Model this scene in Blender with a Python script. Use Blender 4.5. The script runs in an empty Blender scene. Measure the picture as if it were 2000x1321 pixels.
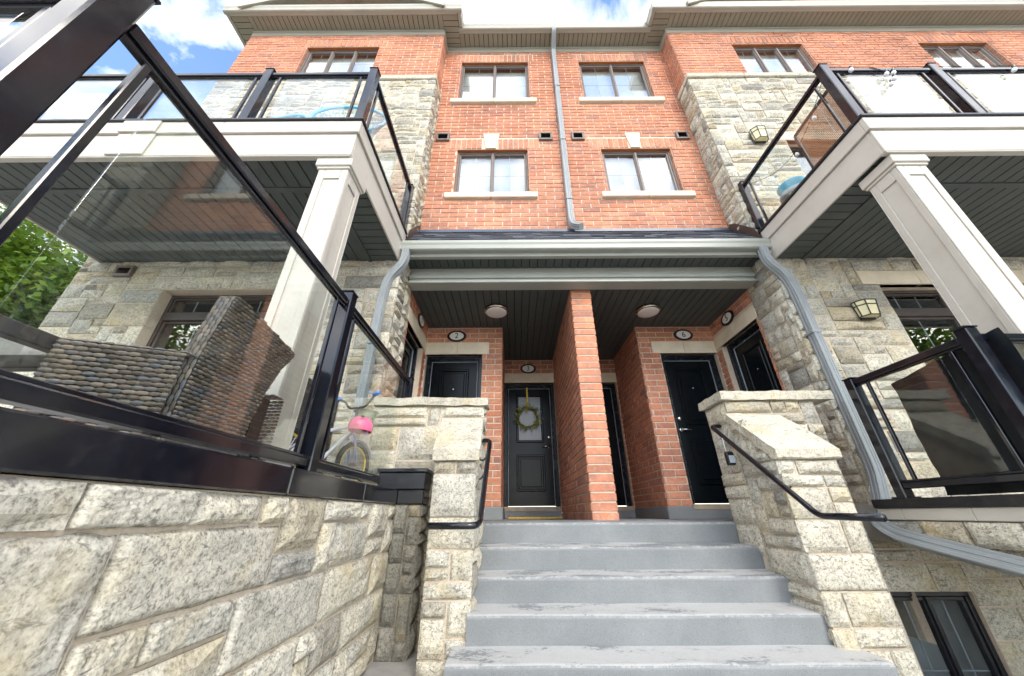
import bpy, bmesh, math, random
from mathutils import Vector, Matrix, noise

# ---------------------------------------------------------------- camera, world, sun, exposure
scene = bpy.context.scene
COL = scene.collection
rnd = random.Random(11)

FPX, CU, CV = 676.552, 1000.0, 660.5            # focal length and centre in photograph pixels
_a, _b, _c = (math.radians(v) for v in (26.898, 0.149, -0.256))
F_ = Vector((-math.sin(_b) * math.cos(_a), math.cos(_b) * math.cos(_a), math.sin(_a)))
R0 = Vector((math.cos(_b), math.sin(_b), 0.0))
U0 = R0.cross(F_)
R_ = R0 * math.cos(_c) + U0 * math.sin(_c)
U_ = -R0 * math.sin(_c) + U0 * math.cos(_c)


def project(p):
    d = p.dot(F_)
    if d < 0.05:
        return None
    return (CU + FPX * p.dot(R_) / d, CV - FPX * p.dot(U_) / d)


cam_data = bpy.data.cameras.new('camera')
cam_data.sensor_width = 36.0
cam_data.lens = FPX / 2000.0 * 36.0
cam_data.clip_start = 0.02
cam_data.clip_end = 3000.0
cam = bpy.data.objects.new('camera', cam_data)
COL.objects.link(cam)
cam.matrix_world = Matrix(((R_.x, U_.x, -F_.x, 0), (R_.y, U_.y, -F_.y, 0), (R_.z, U_.z, -F_.z, 0), (0, 0, 0, 1)))
scene.camera = cam

SUN_EL, SUN_AZ = 33.0, 160.0                      # azimuth clockwise from +Y: behind the camera, a little to its right
world = bpy.data.worlds.new('World')
scene.world = world
world.use_nodes = True
wn, wl = world.node_tree.nodes, world.node_tree.links
wn.clear()
w_out = wn.new('ShaderNodeOutputWorld')
w_bg = wn.new('ShaderNodeBackground')
w_sky = wn.new('ShaderNodeTexSky')
w_sky.sky_type = 'NISHITA'
w_sky.sun_disc = False
w_sky.sun_elevation = math.radians(SUN_EL)
w_sky.sun_rotation = math.radians(SUN_AZ)
w_sky.air_density = 1.0
w_sky.dust_density = 0.3
w_sky.ozone_density = 2.5
w_tc = wn.new('ShaderNodeTexCoord')
w_sep = wn.new('ShaderNodeSeparateXYZ')
wl.new(w_tc.outputs['Generated'], w_sep.inputs[0])
w_add = wn.new('ShaderNodeMath'); w_add.operation = 'MAXIMUM'; w_add.inputs[1].default_value = 0.0
wl.new(w_sep.outputs['Z'], w_add.inputs[0])
w_add2 = wn.new('ShaderNodeMath'); w_add2.operation = 'ADD'; w_add2.inputs[1].default_value = 0.35
wl.new(w_add.outputs[0], w_add2.inputs[0])
w_dx = wn.new('ShaderNodeMath'); w_dx.operation = 'DIVIDE'
w_dy = wn.new('ShaderNodeMath'); w_dy.operation = 'DIVIDE'
wl.new(w_sep.outputs['X'], w_dx.inputs[0]); wl.new(w_add2.outputs[0], w_dx.inputs[1])
wl.new(w_sep.outputs['Y'], w_dy.inputs[0]); wl.new(w_add2.outputs[0], w_dy.inputs[1])
w_cmb = wn.new('ShaderNodeCombineXYZ')
wl.new(w_dx.outputs[0], w_cmb.inputs[0]); wl.new(w_dy.outputs[0], w_cmb.inputs[1])
w_cmb.inputs[2].default_value = 17.0
w_no = wn.new('ShaderNodeTexNoise')
w_no.inputs['Scale'].default_value = 2.6
w_no.inputs['Detail'].default_value = 9.0
w_no.inputs['Roughness'].default_value = 0.56
w_no.inputs['Distortion'].default_value = 0.35
wl.new(w_cmb.outputs[0], w_no.inputs['Vector'])
w_rp = wn.new('ShaderNodeValToRGB')
w_rp.color_ramp.elements[0].position = 0.41
w_rp.color_ramp.elements[1].position = 0.60
wl.new(w_no.outputs['Fac'], w_rp.inputs[0])
w_mx = wn.new('ShaderNodeMixRGB')
wl.new(w_rp.outputs[0], w_mx.inputs[0])
wl.new(w_sky.outputs[0], w_mx.inputs[1])
w_n2 = wn.new('ShaderNodeTexNoise')
w_n2.inputs['Scale'].default_value = 5.0
w_n2.inputs['Detail'].default_value = 7.0
wl.new(w_cmb.outputs[0], w_n2.inputs['Vector'])
w_r2 = wn.new('ShaderNodeValToRGB')
w_r2.color_ramp.elements[0].position = 0.38
w_r2.color_ramp.elements[0].color = (4.6, 4.6, 4.7, 1.0)
w_r2.color_ramp.elements[1].position = 0.60
w_r2.color_ramp.elements[1].color = (11.5, 11.0, 10.3, 1.0)
wl.new(w_n2.outputs['Fac'], w_r2.inputs[0])
wl.new(w_r2.outputs[0], w_mx.inputs[2])
wl.new(w_mx.outputs[0], w_bg.inputs[0])
w_bg.inputs[1].default_value = 0.15
wl.new(w_bg.outputs[0], w_out.inputs[0])

sun_data = bpy.data.lights.new('sun', 'SUN')
sun_data.energy = 0.75
sun_data.angle = math.radians(19)
sun_data.color = (1.0, 0.92, 0.80)
sun = bpy.data.objects.new('sun', sun_data)
COL.objects.link(sun)
_az, _el = math.radians(SUN_AZ), math.radians(SUN_EL)
sun_dir = Vector((math.sin(_az) * math.cos(_el), math.cos(_az) * math.cos(_el), math.sin(_el)))
sun.rotation_euler = sun_dir.to_track_quat('Z', 'Y').to_euler()

scene.view_settings.view_transform = 'Standard'
scene.view_settings.look = 'None'
scene.view_settings.gamma = 1.0
scene.view_settings.use_curve_mapping = False
scene.view_settings.exposure = 1.7
scene.cycles.use_adaptive_sampling = True
scene.cycles.adaptive_threshold = 0.03
scene.cycles.max_bounces = 8
scene.cycles.diffuse_bounces = 4
scene.cycles.glossy_bounces = 4
scene.cycles.transparent_max_bounces = 10

# ---------------------------------------------------------------- materials
MATS = {}


def new_mat(name):
    m = bpy.data.materials.new(name)
    m.use_nodes = True
    nt = m.node_tree
    nt.nodes.clear()
    o = nt.nodes.new('ShaderNodeOutputMaterial')
    MATS[name] = m
    return m, nt, o


class NT:
    """small node helper"""
    def __init__(self, nt):
        self.nt = nt

    def n(self, t, **kw):
        nd = self.nt.nodes.new(t)
        for k, v in kw.items():
            if k in nd.inputs:
                nd.inputs[k].default_value = v
            else:
                setattr(nd, k, v)
        return nd

    def l(self, a, b):
        self.nt.links.new(a, b)

    def noise(self, vec, scale, detail=4, rough=0.55, dist=0.0):
        nd = self.n('ShaderNodeTexNoise')
        nd.inputs['Scale'].default_value = scale
        nd.inputs['Detail'].default_value = detail
        nd.inputs['Roughness'].default_value = rough
        nd.inputs['Distortion'].default_value = dist
        self.l(vec, nd.inputs['Vector'])
        return nd.outputs['Fac']

    def ramp(self, fac, stops, interp='LINEAR'):
        nd = self.n('ShaderNodeValToRGB')
        cr = nd.color_ramp
        cr.interpolation = interp
        while len(cr.elements) > 1:
            cr.elements.remove(cr.elements[-1])
        cr.elements[0].position = stops[0][0]
        cr.elements[0].color = (*stops[0][1], 1)
        for p, c in stops[1:]:
            e = cr.elements.new(p)
            e.color = (*c, 1)
        self.l(fac, nd.inputs[0])
        return nd.outputs[0]

    def mix(self, fac, a, b, mode='MIX'):
        nd = self.n('ShaderNodeMixRGB', blend_type=mode)
        for s, v in ((nd.inputs[0], fac), (nd.inputs[1], a), (nd.inputs[2], b)):
            if isinstance(v, (int, float)):
                s.default_value = v
            elif isinstance(v, tuple):
                s.default_value = (*v, 1)
            else:
                self.l(v, s)
        return nd.outputs[0]

    def math(self, op, a, b=0.0, clamp=False):
        nd = self.n('ShaderNodeMath', operation=op)
        nd.use_clamp = clamp
        for s, v in ((nd.inputs[0], a), (nd.inputs[1], b)):
            if isinstance(v, (int, float)):
                s.default_value = v
            else:
                self.l(v, s)
        return nd.outputs[0]

    def bump(self, h, strength, dist=0.01, normal=None):
        nd = self.n('ShaderNodeBump')
        nd.inputs['Strength'].default_value = strength
        nd.inputs['Distance'].default_value = dist
        self.l(h, nd.inputs['Height'])
        if normal is not None:
            self.l(normal, nd.inputs['Normal'])
        return nd.outputs[0]

    def rand(self):
        """0..1, different for every object and for every loose piece of a mesh"""
        oi = self.n('ShaderNodeObjectInfo')
        ge = self.n('ShaderNodeNewGeometry')
        return self.math('FRACT', self.math('ADD', oi.outputs['Random'], ge.outputs['Random Per Island']))

    def pos(self):
        return self.n('ShaderNodeNewGeometry').outputs['Position']

    def pos_shift(self, rnd_out, k=37.0):
        """world position moved by a random amount per piece"""
        nd = self.n('ShaderNodeVectorMath', operation='SCALE')
        cm = self.n('ShaderNodeCombineXYZ')
        self.l(rnd_out, cm.inputs[0]); self.l(rnd_out, cm.inputs[1]); self.l(rnd_out, cm.inputs[2])
        self.l(cm.outputs[0], nd.inputs[0])
        nd.inputs['Scale'].default_value = k
        ad = self.n('ShaderNodeVectorMath', operation='ADD')
        self.l(nd.outputs[0], ad.inputs[0]); self.l(self.pos(), ad.inputs[1])
        return ad.outputs[0]

    def stretch(self, vec, s):
        nd = self.n('ShaderNodeVectorMath', operation='MULTIPLY')
        self.l(vec, nd.inputs[0])
        nd.inputs[1].default_value = s
        return nd.outputs[0]

    def bsdf(self, out, color, rough=0.6, normal=None, metallic=0.0, spec=0.5, coat=0.0):
        b = self.n('ShaderNodeBsdfPrincipled')
        for s, v in ((b.inputs['Base Color'], color), (b.inputs['Roughness'], rough)):
            if isinstance(v, tuple):
                s.default_value = (*v, 1)
            elif isinstance(v, (int, float)):
                s.default_value = v
            else:
                self.l(v, s)
        b.inputs['Metallic'].default_value = metallic
        b.inputs['Specular IOR Level'].default_value = spec
        b.inputs['Coat Weight'].default_value = coat
        b.inputs['Coat Roughness'].default_value = 0.05
        if normal is not None:
            self.l(normal, b.inputs['Normal'])
        self.l(b.outputs[0], out.inputs[0])
        return b


def painted(name, col, rough=0.45, var=0.12, scale=6.0, spec=0.5, coat=0.0, bump=0.05, dirt=0.0, dirt_col=(0.12, 0.1, 0.07)):
    m, nt, o = new_mat(name)
    t = NT(nt)
    p = t.pos()
    n1 = t.noise(p, scale, 6)
    n2 = t.noise(p, scale * 14, 3)
    lo = tuple(c * (1 - var) for c in col)
    hi = tuple(min(1, c * (1 + var)) for c in col)
    c = t.ramp(n1, [(0.3, lo), (0.7, hi)])
    if dirt > 0:
        d = t.ramp(t.noise(p, scale * 2.3, 8, 0.65), [(0.52, (0, 0, 0)), (0.75, (dirt, dirt, dirt))])
        c = t.mix(d, c, dirt_col)
    r = t.math('ADD', t.math('MULTIPLY', n1, 0.2), rough - 0.1)
    t.bsdf(o, c, r, t.bump(n2, bump, 0.004) if bump else None, spec=spec, coat=coat)
    return m


def brick_mat(name, tones):
    m, nt, o = new_mat(name)
    t = NT(nt)
    r = t.rand()
    ps = t.pos_shift(r)
    c = t.ramp(r, tones, 'LINEAR')
    blotch = t.noise(ps, 9.0, 5, 0.6)
    c = t.mix(t.ramp(blotch, [(0.43, (0, 0, 0)), (0.70, (0.68, 0.68, 0.68))]), c, (0.25, 0.15, 0.125))
    pale = t.noise(ps, 22.0, 6, 0.7)
    c = t.mix(t.ramp(pale, [(0.50, (0, 0, 0)), (0.72, (0.6, 0.6, 0.6))]), c, (0.62, 0.44, 0.33))
    c = t.mix(1.0, c, t.ramp(t.noise(t.pos(), 1.1, 5, 0.6), [(0.3, (0.74, 0.73, 0.73)), (0.7, (1.2, 1.2, 1.2))]), 'MULTIPLY')
    fine = t.noise(ps, 160.0, 4, 0.7)
    c = t.mix(0.35, c, t.ramp(fine, [(0.3, (0.35, 0.35, 0.35)), (0.7, (1.5, 1.5, 1.5))]), 'MULTIPLY')
    h = t.math('ADD', t.math('MULTIPLY', fine, 0.5), t.noise(ps, 45.0, 5))
    t.bsdf(o, c, 0.88, t.bump(h, 0.55, 0.006), spec=0.25)


brick_mat('brick', [(0.0, (0.49, 0.180, 0.095)), (0.3, (0.56, 0.235, 0.130)), (0.55, (0.50, 0.200, 0.120)), (0.8, (0.60, 0.265, 0.155)), (0.94, (0.43, 0.175, 0.115)), (1.0, (0.33, 0.155, 0.115))])

m, nt, o = new_mat('mortar'); t = NT(nt); p = t.pos()
n = t.noise(p, 60, 6, 0.7)
c = t.ramp(t.noise(p, 5, 5), [(0.3, (0.53, 0.44, 0.345)), (0.7, (0.64, 0.55, 0.44))])
t.bsdf(o, t.mix(0.4, c, t.ramp(n, [(0.3, (0.5, 0.5, 0.5)), (0.7, (1.3, 1.3, 1.3))]), 'MULTIPLY'), 0.95, t.bump(n, 0.6, 0.006), spec=0.2)


def stone_mat(name, tones, speck=0.66):
    m, nt, o = new_mat(name)
    t = NT(nt)
    r = t.rand()
    ps = t.pos_shift(r, 53.0)
    c = t.ramp(r, tones)
    big = t.noise(ps, 5.0, 5, 0.6)
    c = t.mix(0.75, c, t.ramp(big, [(0.25, (0.66, 0.65, 0.63)), (0.5, (1.0, 1.0, 1.0)), (0.75, (1.22, 1.18, 1.08))]), 'MULTIPLY')
    sp = t.math('ADD', t.math('MULTIPLY', t.noise(ps, 46.0, 4, 0.7), 0.55), t.math('MULTIPLY', t.noise(ps, 120.0, 2, 0.6), 0.45))
    c = t.mix(speck, c, t.ramp(sp, [(0.385, (0.13, 0.125, 0.115)), (0.455, (0.72, 0.71, 0.69)), (0.53, (1.10, 1.10, 1.08)), (0.62, (1.38, 1.38, 1.34))]), 'MULTIPLY')
    vein = t.noise(t.stretch(ps, (1.0, 1.0, 2.6)), 14.0, 5, 0.7, 1.2)
    c = t.mix(t.ramp(vein, [(0.565, (0, 0, 0)), (0.66, (0.85, 0.85, 0.85))]), c, (0.16, 0.155, 0.145))
    ocre = t.noise(ps, 3.3, 4)
    c = t.mix(t.ramp(ocre, [(0.54, (0, 0, 0)), (0.75, (0.55, 0.55, 0.55))]), c, (0.44, 0.35, 0.17))
    h = t.math('ADD', t.math('MULTIPLY', sp, 0.6), t.math('MULTIPLY', t.noise(ps, 18.0, 4, 0.65), 1.4))
    t.bsdf(o, c, 0.93, t.bump(h, 0.55, 0.006), spec=0.2)


stone_mat('stone', [(0.0, (0.47, 0.44, 0.365)), (0.25, (0.52, 0.49, 0.41)), (0.45, (0.43, 0.415, 0.365)), (0.62, (0.55, 0.525, 0.45)), (0.78, (0.29, 0.285, 0.26)), (0.9, (0.49, 0.43, 0.315)), (1.0, (0.23, 0.228, 0.212))])
stone_mat('stained_stone', [(0.0, (0.15, 0.145, 0.125)), (0.5, (0.24, 0.23, 0.20)), (1.0, (0.17, 0.165, 0.14))])  # darker stone tones for the end return of the left patio wall
stone_mat('capstone', [(0.0, (0.45, 0.42, 0.345)), (1.0, (0.50, 0.47, 0.39))], 0.45)

painted('limestone', (0.66, 0.58, 0.45), 0.8, 0.10, 5, 0.3, bump=0.15, dirt=0.25, dirt_col=(0.45, 0.36, 0.22))
painted('cream_board', (0.50, 0.47, 0.415), 0.5, 0.05, 3, 0.4, bump=0.06, dirt=0.28, dirt_col=(0.34, 0.30, 0.24))
painted('eave_metal', (0.34, 0.325, 0.27), 0.42, 0.06, 3, 0.5, bump=0.02)
painted('eave_soffit', (0.27, 0.25, 0.19), 0.55, 0.08, 4, 0.4, bump=0.03)
painted('gutter_metal', (0.33, 0.345, 0.31), 0.38, 0.05, 3, 0.5, bump=0.02)
painted('downspout_metal', (0.25, 0.275, 0.285), 0.38, 0.08, 5, 0.5, bump=0.03, dirt=0.25, dirt_col=(0.3, 0.29, 0.26))
painted('dark_ceiling', (0.072, 0.084, 0.080), 0.5, 0.14, 5, 0.4, bump=0.03)
painted('dark_gap', (0.012, 0.013, 0.013), 0.8, 0.1, 5, 0.2, bump=0)
painted('black_gloss', (0.006, 0.007, 0.012), 0.15, 0.25, 9, 0.5, coat=0.15, bump=0.012, dirt=0.05, dirt_col=(0.25, 0.24, 0.22))
painted('black_metal', (0.009, 0.010, 0.014), 0.34, 0.2, 9, 0.5, bump=0.03, dirt=0.12, dirt_col=(0.16, 0.15, 0.14))
painted('door_black', (0.004, 0.006, 0.008), 0.2, 0.2, 14, 0.16, bump=0.02)
painted('door_trim_black', (0.007, 0.010, 0.015), 0.26, 0.2, 9, 0.3, bump=0.03)
painted('window_frame', (0.165, 0.135, 0.12), 0.45, 0.08, 6, 0.4, bump=0.03)
painted('window_frame_dark', (0.060, 0.045, 0.038), 0.42, 0.15, 6, 0.4, bump=0.03)
painted('muntin_grey', (0.33, 0.33, 0.32), 0.45, 0.04, 5, 0.4, bump=0.02)
painted('lintel_steel', (0.30, 0.095, 0.03), 0.7, 0.25, 7, 0.3, bump=0.1)
painted('white_vinyl', (0.74, 0.74, 0.72), 0.45, 0.04, 5, 0.4, bump=0.02)
painted('blind', (0.78, 0.79, 0.78), 0.6, 0.03, 3, 0.3, bump=0)
painted('room_dark', (0.030, 0.030, 0.028), 0.9, 0.2, 2, 0.1, bump=0)
painted('room_grey', (0.36, 0.38, 0.39), 0.8, 0.3, 1.5, 0.2, bump=0)
painted('threshold', (0.36, 0.30, 0.22), 0.5, 0.15, 12, 0.4, bump=0.08)
painted('chrome', (0.62, 0.62, 0.61), 0.2, 0.05, 9, 0.5, bump=0)
MATS['chrome'].node_tree.nodes['Principled BSDF'].inputs['Metallic'].default_value = 1.0
painted('nickel', (0.55, 0.50, 0.41), 0.25, 0.05, 9, 0.5, bump=0)
MATS['nickel'].node_tree.nodes['Principled BSDF'].inputs['Metallic'].default_value = 1.0
painted('lamp_glass', (0.80, 0.77, 0.75), 0.35, 0.02, 9, 0.5, bump=0)
painted('amber_glass', (0.66, 0.60, 0.36), 0.35, 0.12, 9, 0.5, bump=0)
painted('sign_white', (0.78, 0.78, 0.75), 0.4, 0.03, 9, 0.4, bump=0)
painted('sign_black', (0.012, 0.012, 0.012), 0.35, 0.1, 9, 0.5, bump=0)
painted('concrete', (0.33, 0.32, 0.30), 0.9, 0.2, 4, 0.3, bump=0.4, dirt=0.6, dirt_col=(0.14, 0.13, 0.11))
painted('roof_flashing', (0.06, 0.085, 0.125), 0.3, 0.1, 4, 0.5, bump=0.03)
painted('brown_metal', (0.055, 0.035, 0.028), 0.4, 0.15, 6, 0.5, bump=0.03)
painted('blue_plastic', (0.10, 0.42, 0.62), 0.4, 0.05, 6, 0.5, bump=0)
painted('blue_chair', (0.16, 0.47, 0.66), 0.45, 0.08, 6, 0.5, bump=0)
painted('grey_tube', (0.32, 0.36, 0.40), 0.4, 0.08, 6, 0.5, bump=0)
painted('helmet_pink', (0.82, 0.16, 0.30), 0.28, 0.08, 8, 0.5, coat=0.3, bump=0)
painted('bike_white', (0.72, 0.70, 0.74), 0.3, 0.05, 8, 0.5, bump=0)
painted('bike_blue', (0.09, 0.24, 0.62), 0.3, 0.08, 8, 0.5, bump=0)
painted('bike_yellow', (0.72, 0.50, 0.07), 0.4, 0.08, 8, 0.5, bump=0)
painted('bike_violet', (0.42, 0.36, 0.66), 0.35, 0.08, 8, 0.5, bump=0)
painted('rubber', (0.03, 0.03, 0.032), 0.75, 0.2, 8, 0.3, bump=0.05)
painted('basket_straw', (0.33, 0.36, 0.26), 0.8, 0.2, 30, 0.2, bump=0.3)
painted('paper_bag', (0.50, 0.33, 0.19), 0.85, 0.12, 7, 0.2, bump=0.3)
painted('white_plastic', (0.70, 0.72, 0.75), 0.35, 0.05, 8, 0.5, bump=0)
painted('mat_rust', (0.34, 0.12, 0.04), 0.95, 0.35, 40, 0.1, bump=0.5)
painted('mat_gold', (0.52, 0.34, 0.06), 0.95, 0.3, 40, 0.1, bump=0.5)
painted('ribbon', (0.72, 0.52, 0.07), 0.6, 0.08, 20, 0.3, bump=0)
painted('twig', (0.11, 0.07, 0.04), 0.9, 0.3, 30, 0.2, bump=0.2)
painted('frosted_pane', (0.22, 0.215, 0.20), 0.2, 0.06, 3, 0.5, bump=0)
painted('tarp', (0.008, 0.010, 0.013), 0.4, 0.3, 7, 0.2, bump=0.05, dirt=0.05, dirt_col=(0.12, 0.13, 0.13))
painted('mesh_brown', (0.35, 0.155, 0.07), 0.8, 0.2, 25, 0.3, bump=0.3)
painted('pale_wall', (0.66, 0.66, 0.66), 0.85, 0.04, 0.3, 0.2, bump=0)
painted('far_glass', (0.28, 0.31, 0.34), 0.15, 0.15, 0.4, 0.5, bump=0)
painted('leather_dark', (0.035, 0.030, 0.028), 0.5, 0.2, 9, 0.4, bump=0.1)

# step paint: grey floor paint, scuffed and peeled to pale concrete where feet land
m, nt, o = new_mat('step_paint'); t = NT(nt); p = t.pos()
base = t.ramp(t.noise(p, 3.0, 6), [(0.3, (0.185, 0.198, 0.205)), (0.7, (0.235, 0.248, 0.254))])
gn = t.n('ShaderNodeNewGeometry'); sx = t.n('ShaderNodeSeparateXYZ'); t.l(gn.outputs['Normal'], sx.inputs[0])
up = t.ramp(sx.outputs['Z'], [(0.55, (0, 0, 0)), (0.95, (1, 1, 1))])
w1 = t.math('ADD', t.math('MULTIPLY', t.noise(t.stretch(p, (1.0, 2.6, 1.0)), 2.6, 5, 0.55), 0.72), t.math('MULTIPLY', t.noise(t.stretch(p, (1.0, 4.0, 1.0)), 24.0, 5, 0.6), 0.28))
w2 = t.noise(p, 6.5, 9, 0.7, 0.3)
sxp = t.n('ShaderNodeSeparateXYZ'); t.l(p, sxp.inputs[0])
depth_w = t.ramp(t.math('ADD', t.math('MULTIPLY', sxp.outputs['Z'], -1.25), -0.02), [(0.05, (0.0, 0.0, 0.0)), (0.75, (0.13, 0.13, 0.13))])
w3 = t.noise(p, 38.0, 6, 0.75)
w1 = t.math('ADD', t.math('MULTIPLY', w1, 0.74), t.math('MULTIPLY', w3, 0.26))
wear_t = t.ramp(t.math('ADD', w1, depth_w), [(0.555, (0, 0, 0)), (0.565, (0.8, 0.8, 0.8)), (0.63, (1, 1, 1))])
nose = t.ramp(sx.outputs['Z'], [(0.25, (0, 0, 0)), (0.5, (1, 1, 1)), (0.9, (1, 1, 1)), (0.99, (0, 0, 0))])
chip = t.math('MULTIPLY', nose, t.ramp(t.math('ADD', t.math('MULTIPLY', w3, 0.5), t.math('MULTIPLY', w2, 0.5)), [(0.50, (0, 0, 0)), (0.56, (0.5, 0.5, 0.5))]))
wear_r = t.ramp(w2, [(0.685, (0, 0, 0)), (0.70, (0.9, 0.9, 0.9))])
c = t.mix(t.mix(up, (0, 0, 0), wear_t), base, (0.43, 0.432, 0.425))
c = t.mix(chip, c, (0.42, 0.415, 0.40))
c = t.mix(t.math('MULTIPLY', wear_r, 0.8), c, (0.44, 0.41, 0.35))
grime = t.ramp(t.noise(p, 9, 6, 0.6), [(0.55, (0, 0, 0)), (0.8, (0.25, 0.25, 0.25))])
c = t.mix(grime, c, (0.17, 0.17, 0.165))
grit = t.noise(p, 260.0, 2, 0.6)
c = t.mix(0.5, c, t.ramp(grit, [(0.32, (0.55, 0.55, 0.55)), (0.5, (1.0, 1.0, 1.0)), (0.7, (1.2, 1.2, 1.2))]), 'MULTIPLY')
hb = t.math('ADD', t.math('ADD', w3, t.math('MULTIPLY', grit, 0.5)), t.math('MULTIPLY', w2, 1.5))
t.bsdf(o, c, 0.62, t.bump(hb, 0.35, 0.006), spec=0.35)

# roof shingles
m, nt, o = new_mat('shingle'); t = NT(nt); r = t.rand(); p = t.pos()
c = t.ramp(r, [(0.0, (0.055, 0.06, 0.075)), (0.5, (0.09, 0.095, 0.11)), (1.0, (0.12, 0.125, 0.14))])
n = t.noise(p, 220, 3, 0.7)
t.bsdf(o, t.mix(0.6, c, t.ramp(n, [(0.3, (0.4, 0.4, 0.4)), (0.7, (1.6, 1.6, 1.6))]), 'MULTIPLY'), 0.9, t.bump(n, 0.5, 0.004), spec=0.2)

# woven resin strands
m, nt, o = new_mat('wicker'); t = NT(nt); r = t.rand(); p = t.pos()
c = t.ramp(r, [(0.0, (0.085, 0.07, 0.055)), (0.35, (0.17, 0.135, 0.105)), (0.6, (0.10, 0.105, 0.12)), (0.8, (0.23, 0.185, 0.145)), (1.0, (0.11, 0.09, 0.075))])
t.bsdf(o, c, 0.5, t.bump(t.noise(p, 300, 3), 0.3, 0.002), spec=0.4)

# leaves and bark
def leaf_mat(name, tones):
    m, nt, o = new_mat(name)
    t = NT(nt)
    r = t.rand()
    c = t.ramp(r, tones)
    b = t.n('ShaderNodeBsdfPrincipled')
    t.l(c, b.inputs['Base Color'])
    b.inputs['Roughness'].default_value = 0.55
    tr = t.n('ShaderNodeBsdfTranslucent')
    t.l(t.mix(0.5, c, (0.22, 0.34, 0.03)), tr.inputs[0])
    mx = t.n('ShaderNodeMixShader')
    mx.inputs[0].default_value = 0.35
    t.l(b.outputs[0], mx.inputs[1]); t.l(tr.outputs[0], mx.inputs[2])
    t.l(mx.outputs[0], o.inputs[0])


leaf_mat('leaf', [(0.0, (0.03, 0.08, 0.010)), (0.5, (0.07, 0.15, 0.016)), (0.85, (0.14, 0.24, 0.025)), (1.0, (0.26, 0.34, 0.04))])
leaf_mat('wreath_leaf', [(0.0, (0.14, 0.24, 0.03)), (0.6, (0.32, 0.38, 0.05)), (1.0, (0.60, 0.50, 0.07))])
painted('bark', (0.10, 0.075, 0.055), 0.9, 0.3, 12, 0.2, bump=0.8)

# clear glass pane: see-through with a mirror-like Fresnel reflection
def glass_mat(name, tint, boost):
    m, nt, o = new_mat(name)
    t = NT(nt)
    fr = t.n('ShaderNodeFresnel')
    bf = t.n('ShaderNodeNewGeometry').outputs['Backfacing']
    # same reflectance on both faces of the sheet
    t.l(t.math('SUBTRACT', 1.5, t.math('MULTIPLY', bf, 1.5 - 1 / 1.5)), fr.inputs['IOR'])
    fac = t.math('MULTIPLY', fr.outputs[0], boost, True)
    tr = t.n('ShaderNodeBsdfTransparent'); tr.inputs[0].default_value = (*tint, 1)
    gl = t.n('ShaderNodeBsdfGlossy'); gl.inputs['Roughness'].default_value = 0.0
    gl.inputs['Color'].default_value = (1, 1, 1, 1)
    mx = t.n('ShaderNodeMixShader')
    t.l(fac, mx.inputs[0]); t.l(tr.outputs[0], mx.inputs[1]); t.l(gl.outputs[0], mx.inputs[2])
    t.l(mx.outputs[0], o.inputs[0])


glass_mat('rail_glass', (0.965, 0.985, 0.975), 1.0)
glass_mat('window_glass', (0.93, 0.95, 0.95), 2.2)

# ---------------------------------------------------------------- object helpers
ZV = Vector((0, 0, 1))


def link(name, me, mat, parent=None, kind=None):
    ob = bpy.data.objects.new(name, me)
    COL.objects.link(ob)
    if mat is not None and me is not None and not me.materials:
        me.materials.append(MATS[mat])
    if parent is not None:
        ob.parent = parent
    if kind:
        ob['kind'] = kind
    return ob


def tag(ob, label, cat, group=None, kind=None):
    ob['label'] = label
    if cat:
        ob['category'] = cat
    if group:
        ob['group'] = group
    if kind:
        ob['kind'] = kind
    return ob


def thing(name, label, cat, loc=(0, 0, 0), group=None):
    """empty at the base of a thing; parts are given in world coordinates (parent inverse kept)"""
    ob = bpy.data.objects.new(name, None)
    COL.objects.link(ob)
    ob.location = loc
    ob.empty_display_size = 0.1
    tag(ob, label, cat, group)
    return ob


def world_loc(ob):
    v = Vector((0, 0, 0))
    while ob is not None:
        v += ob.location
        ob = ob.parent
    return v


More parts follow.
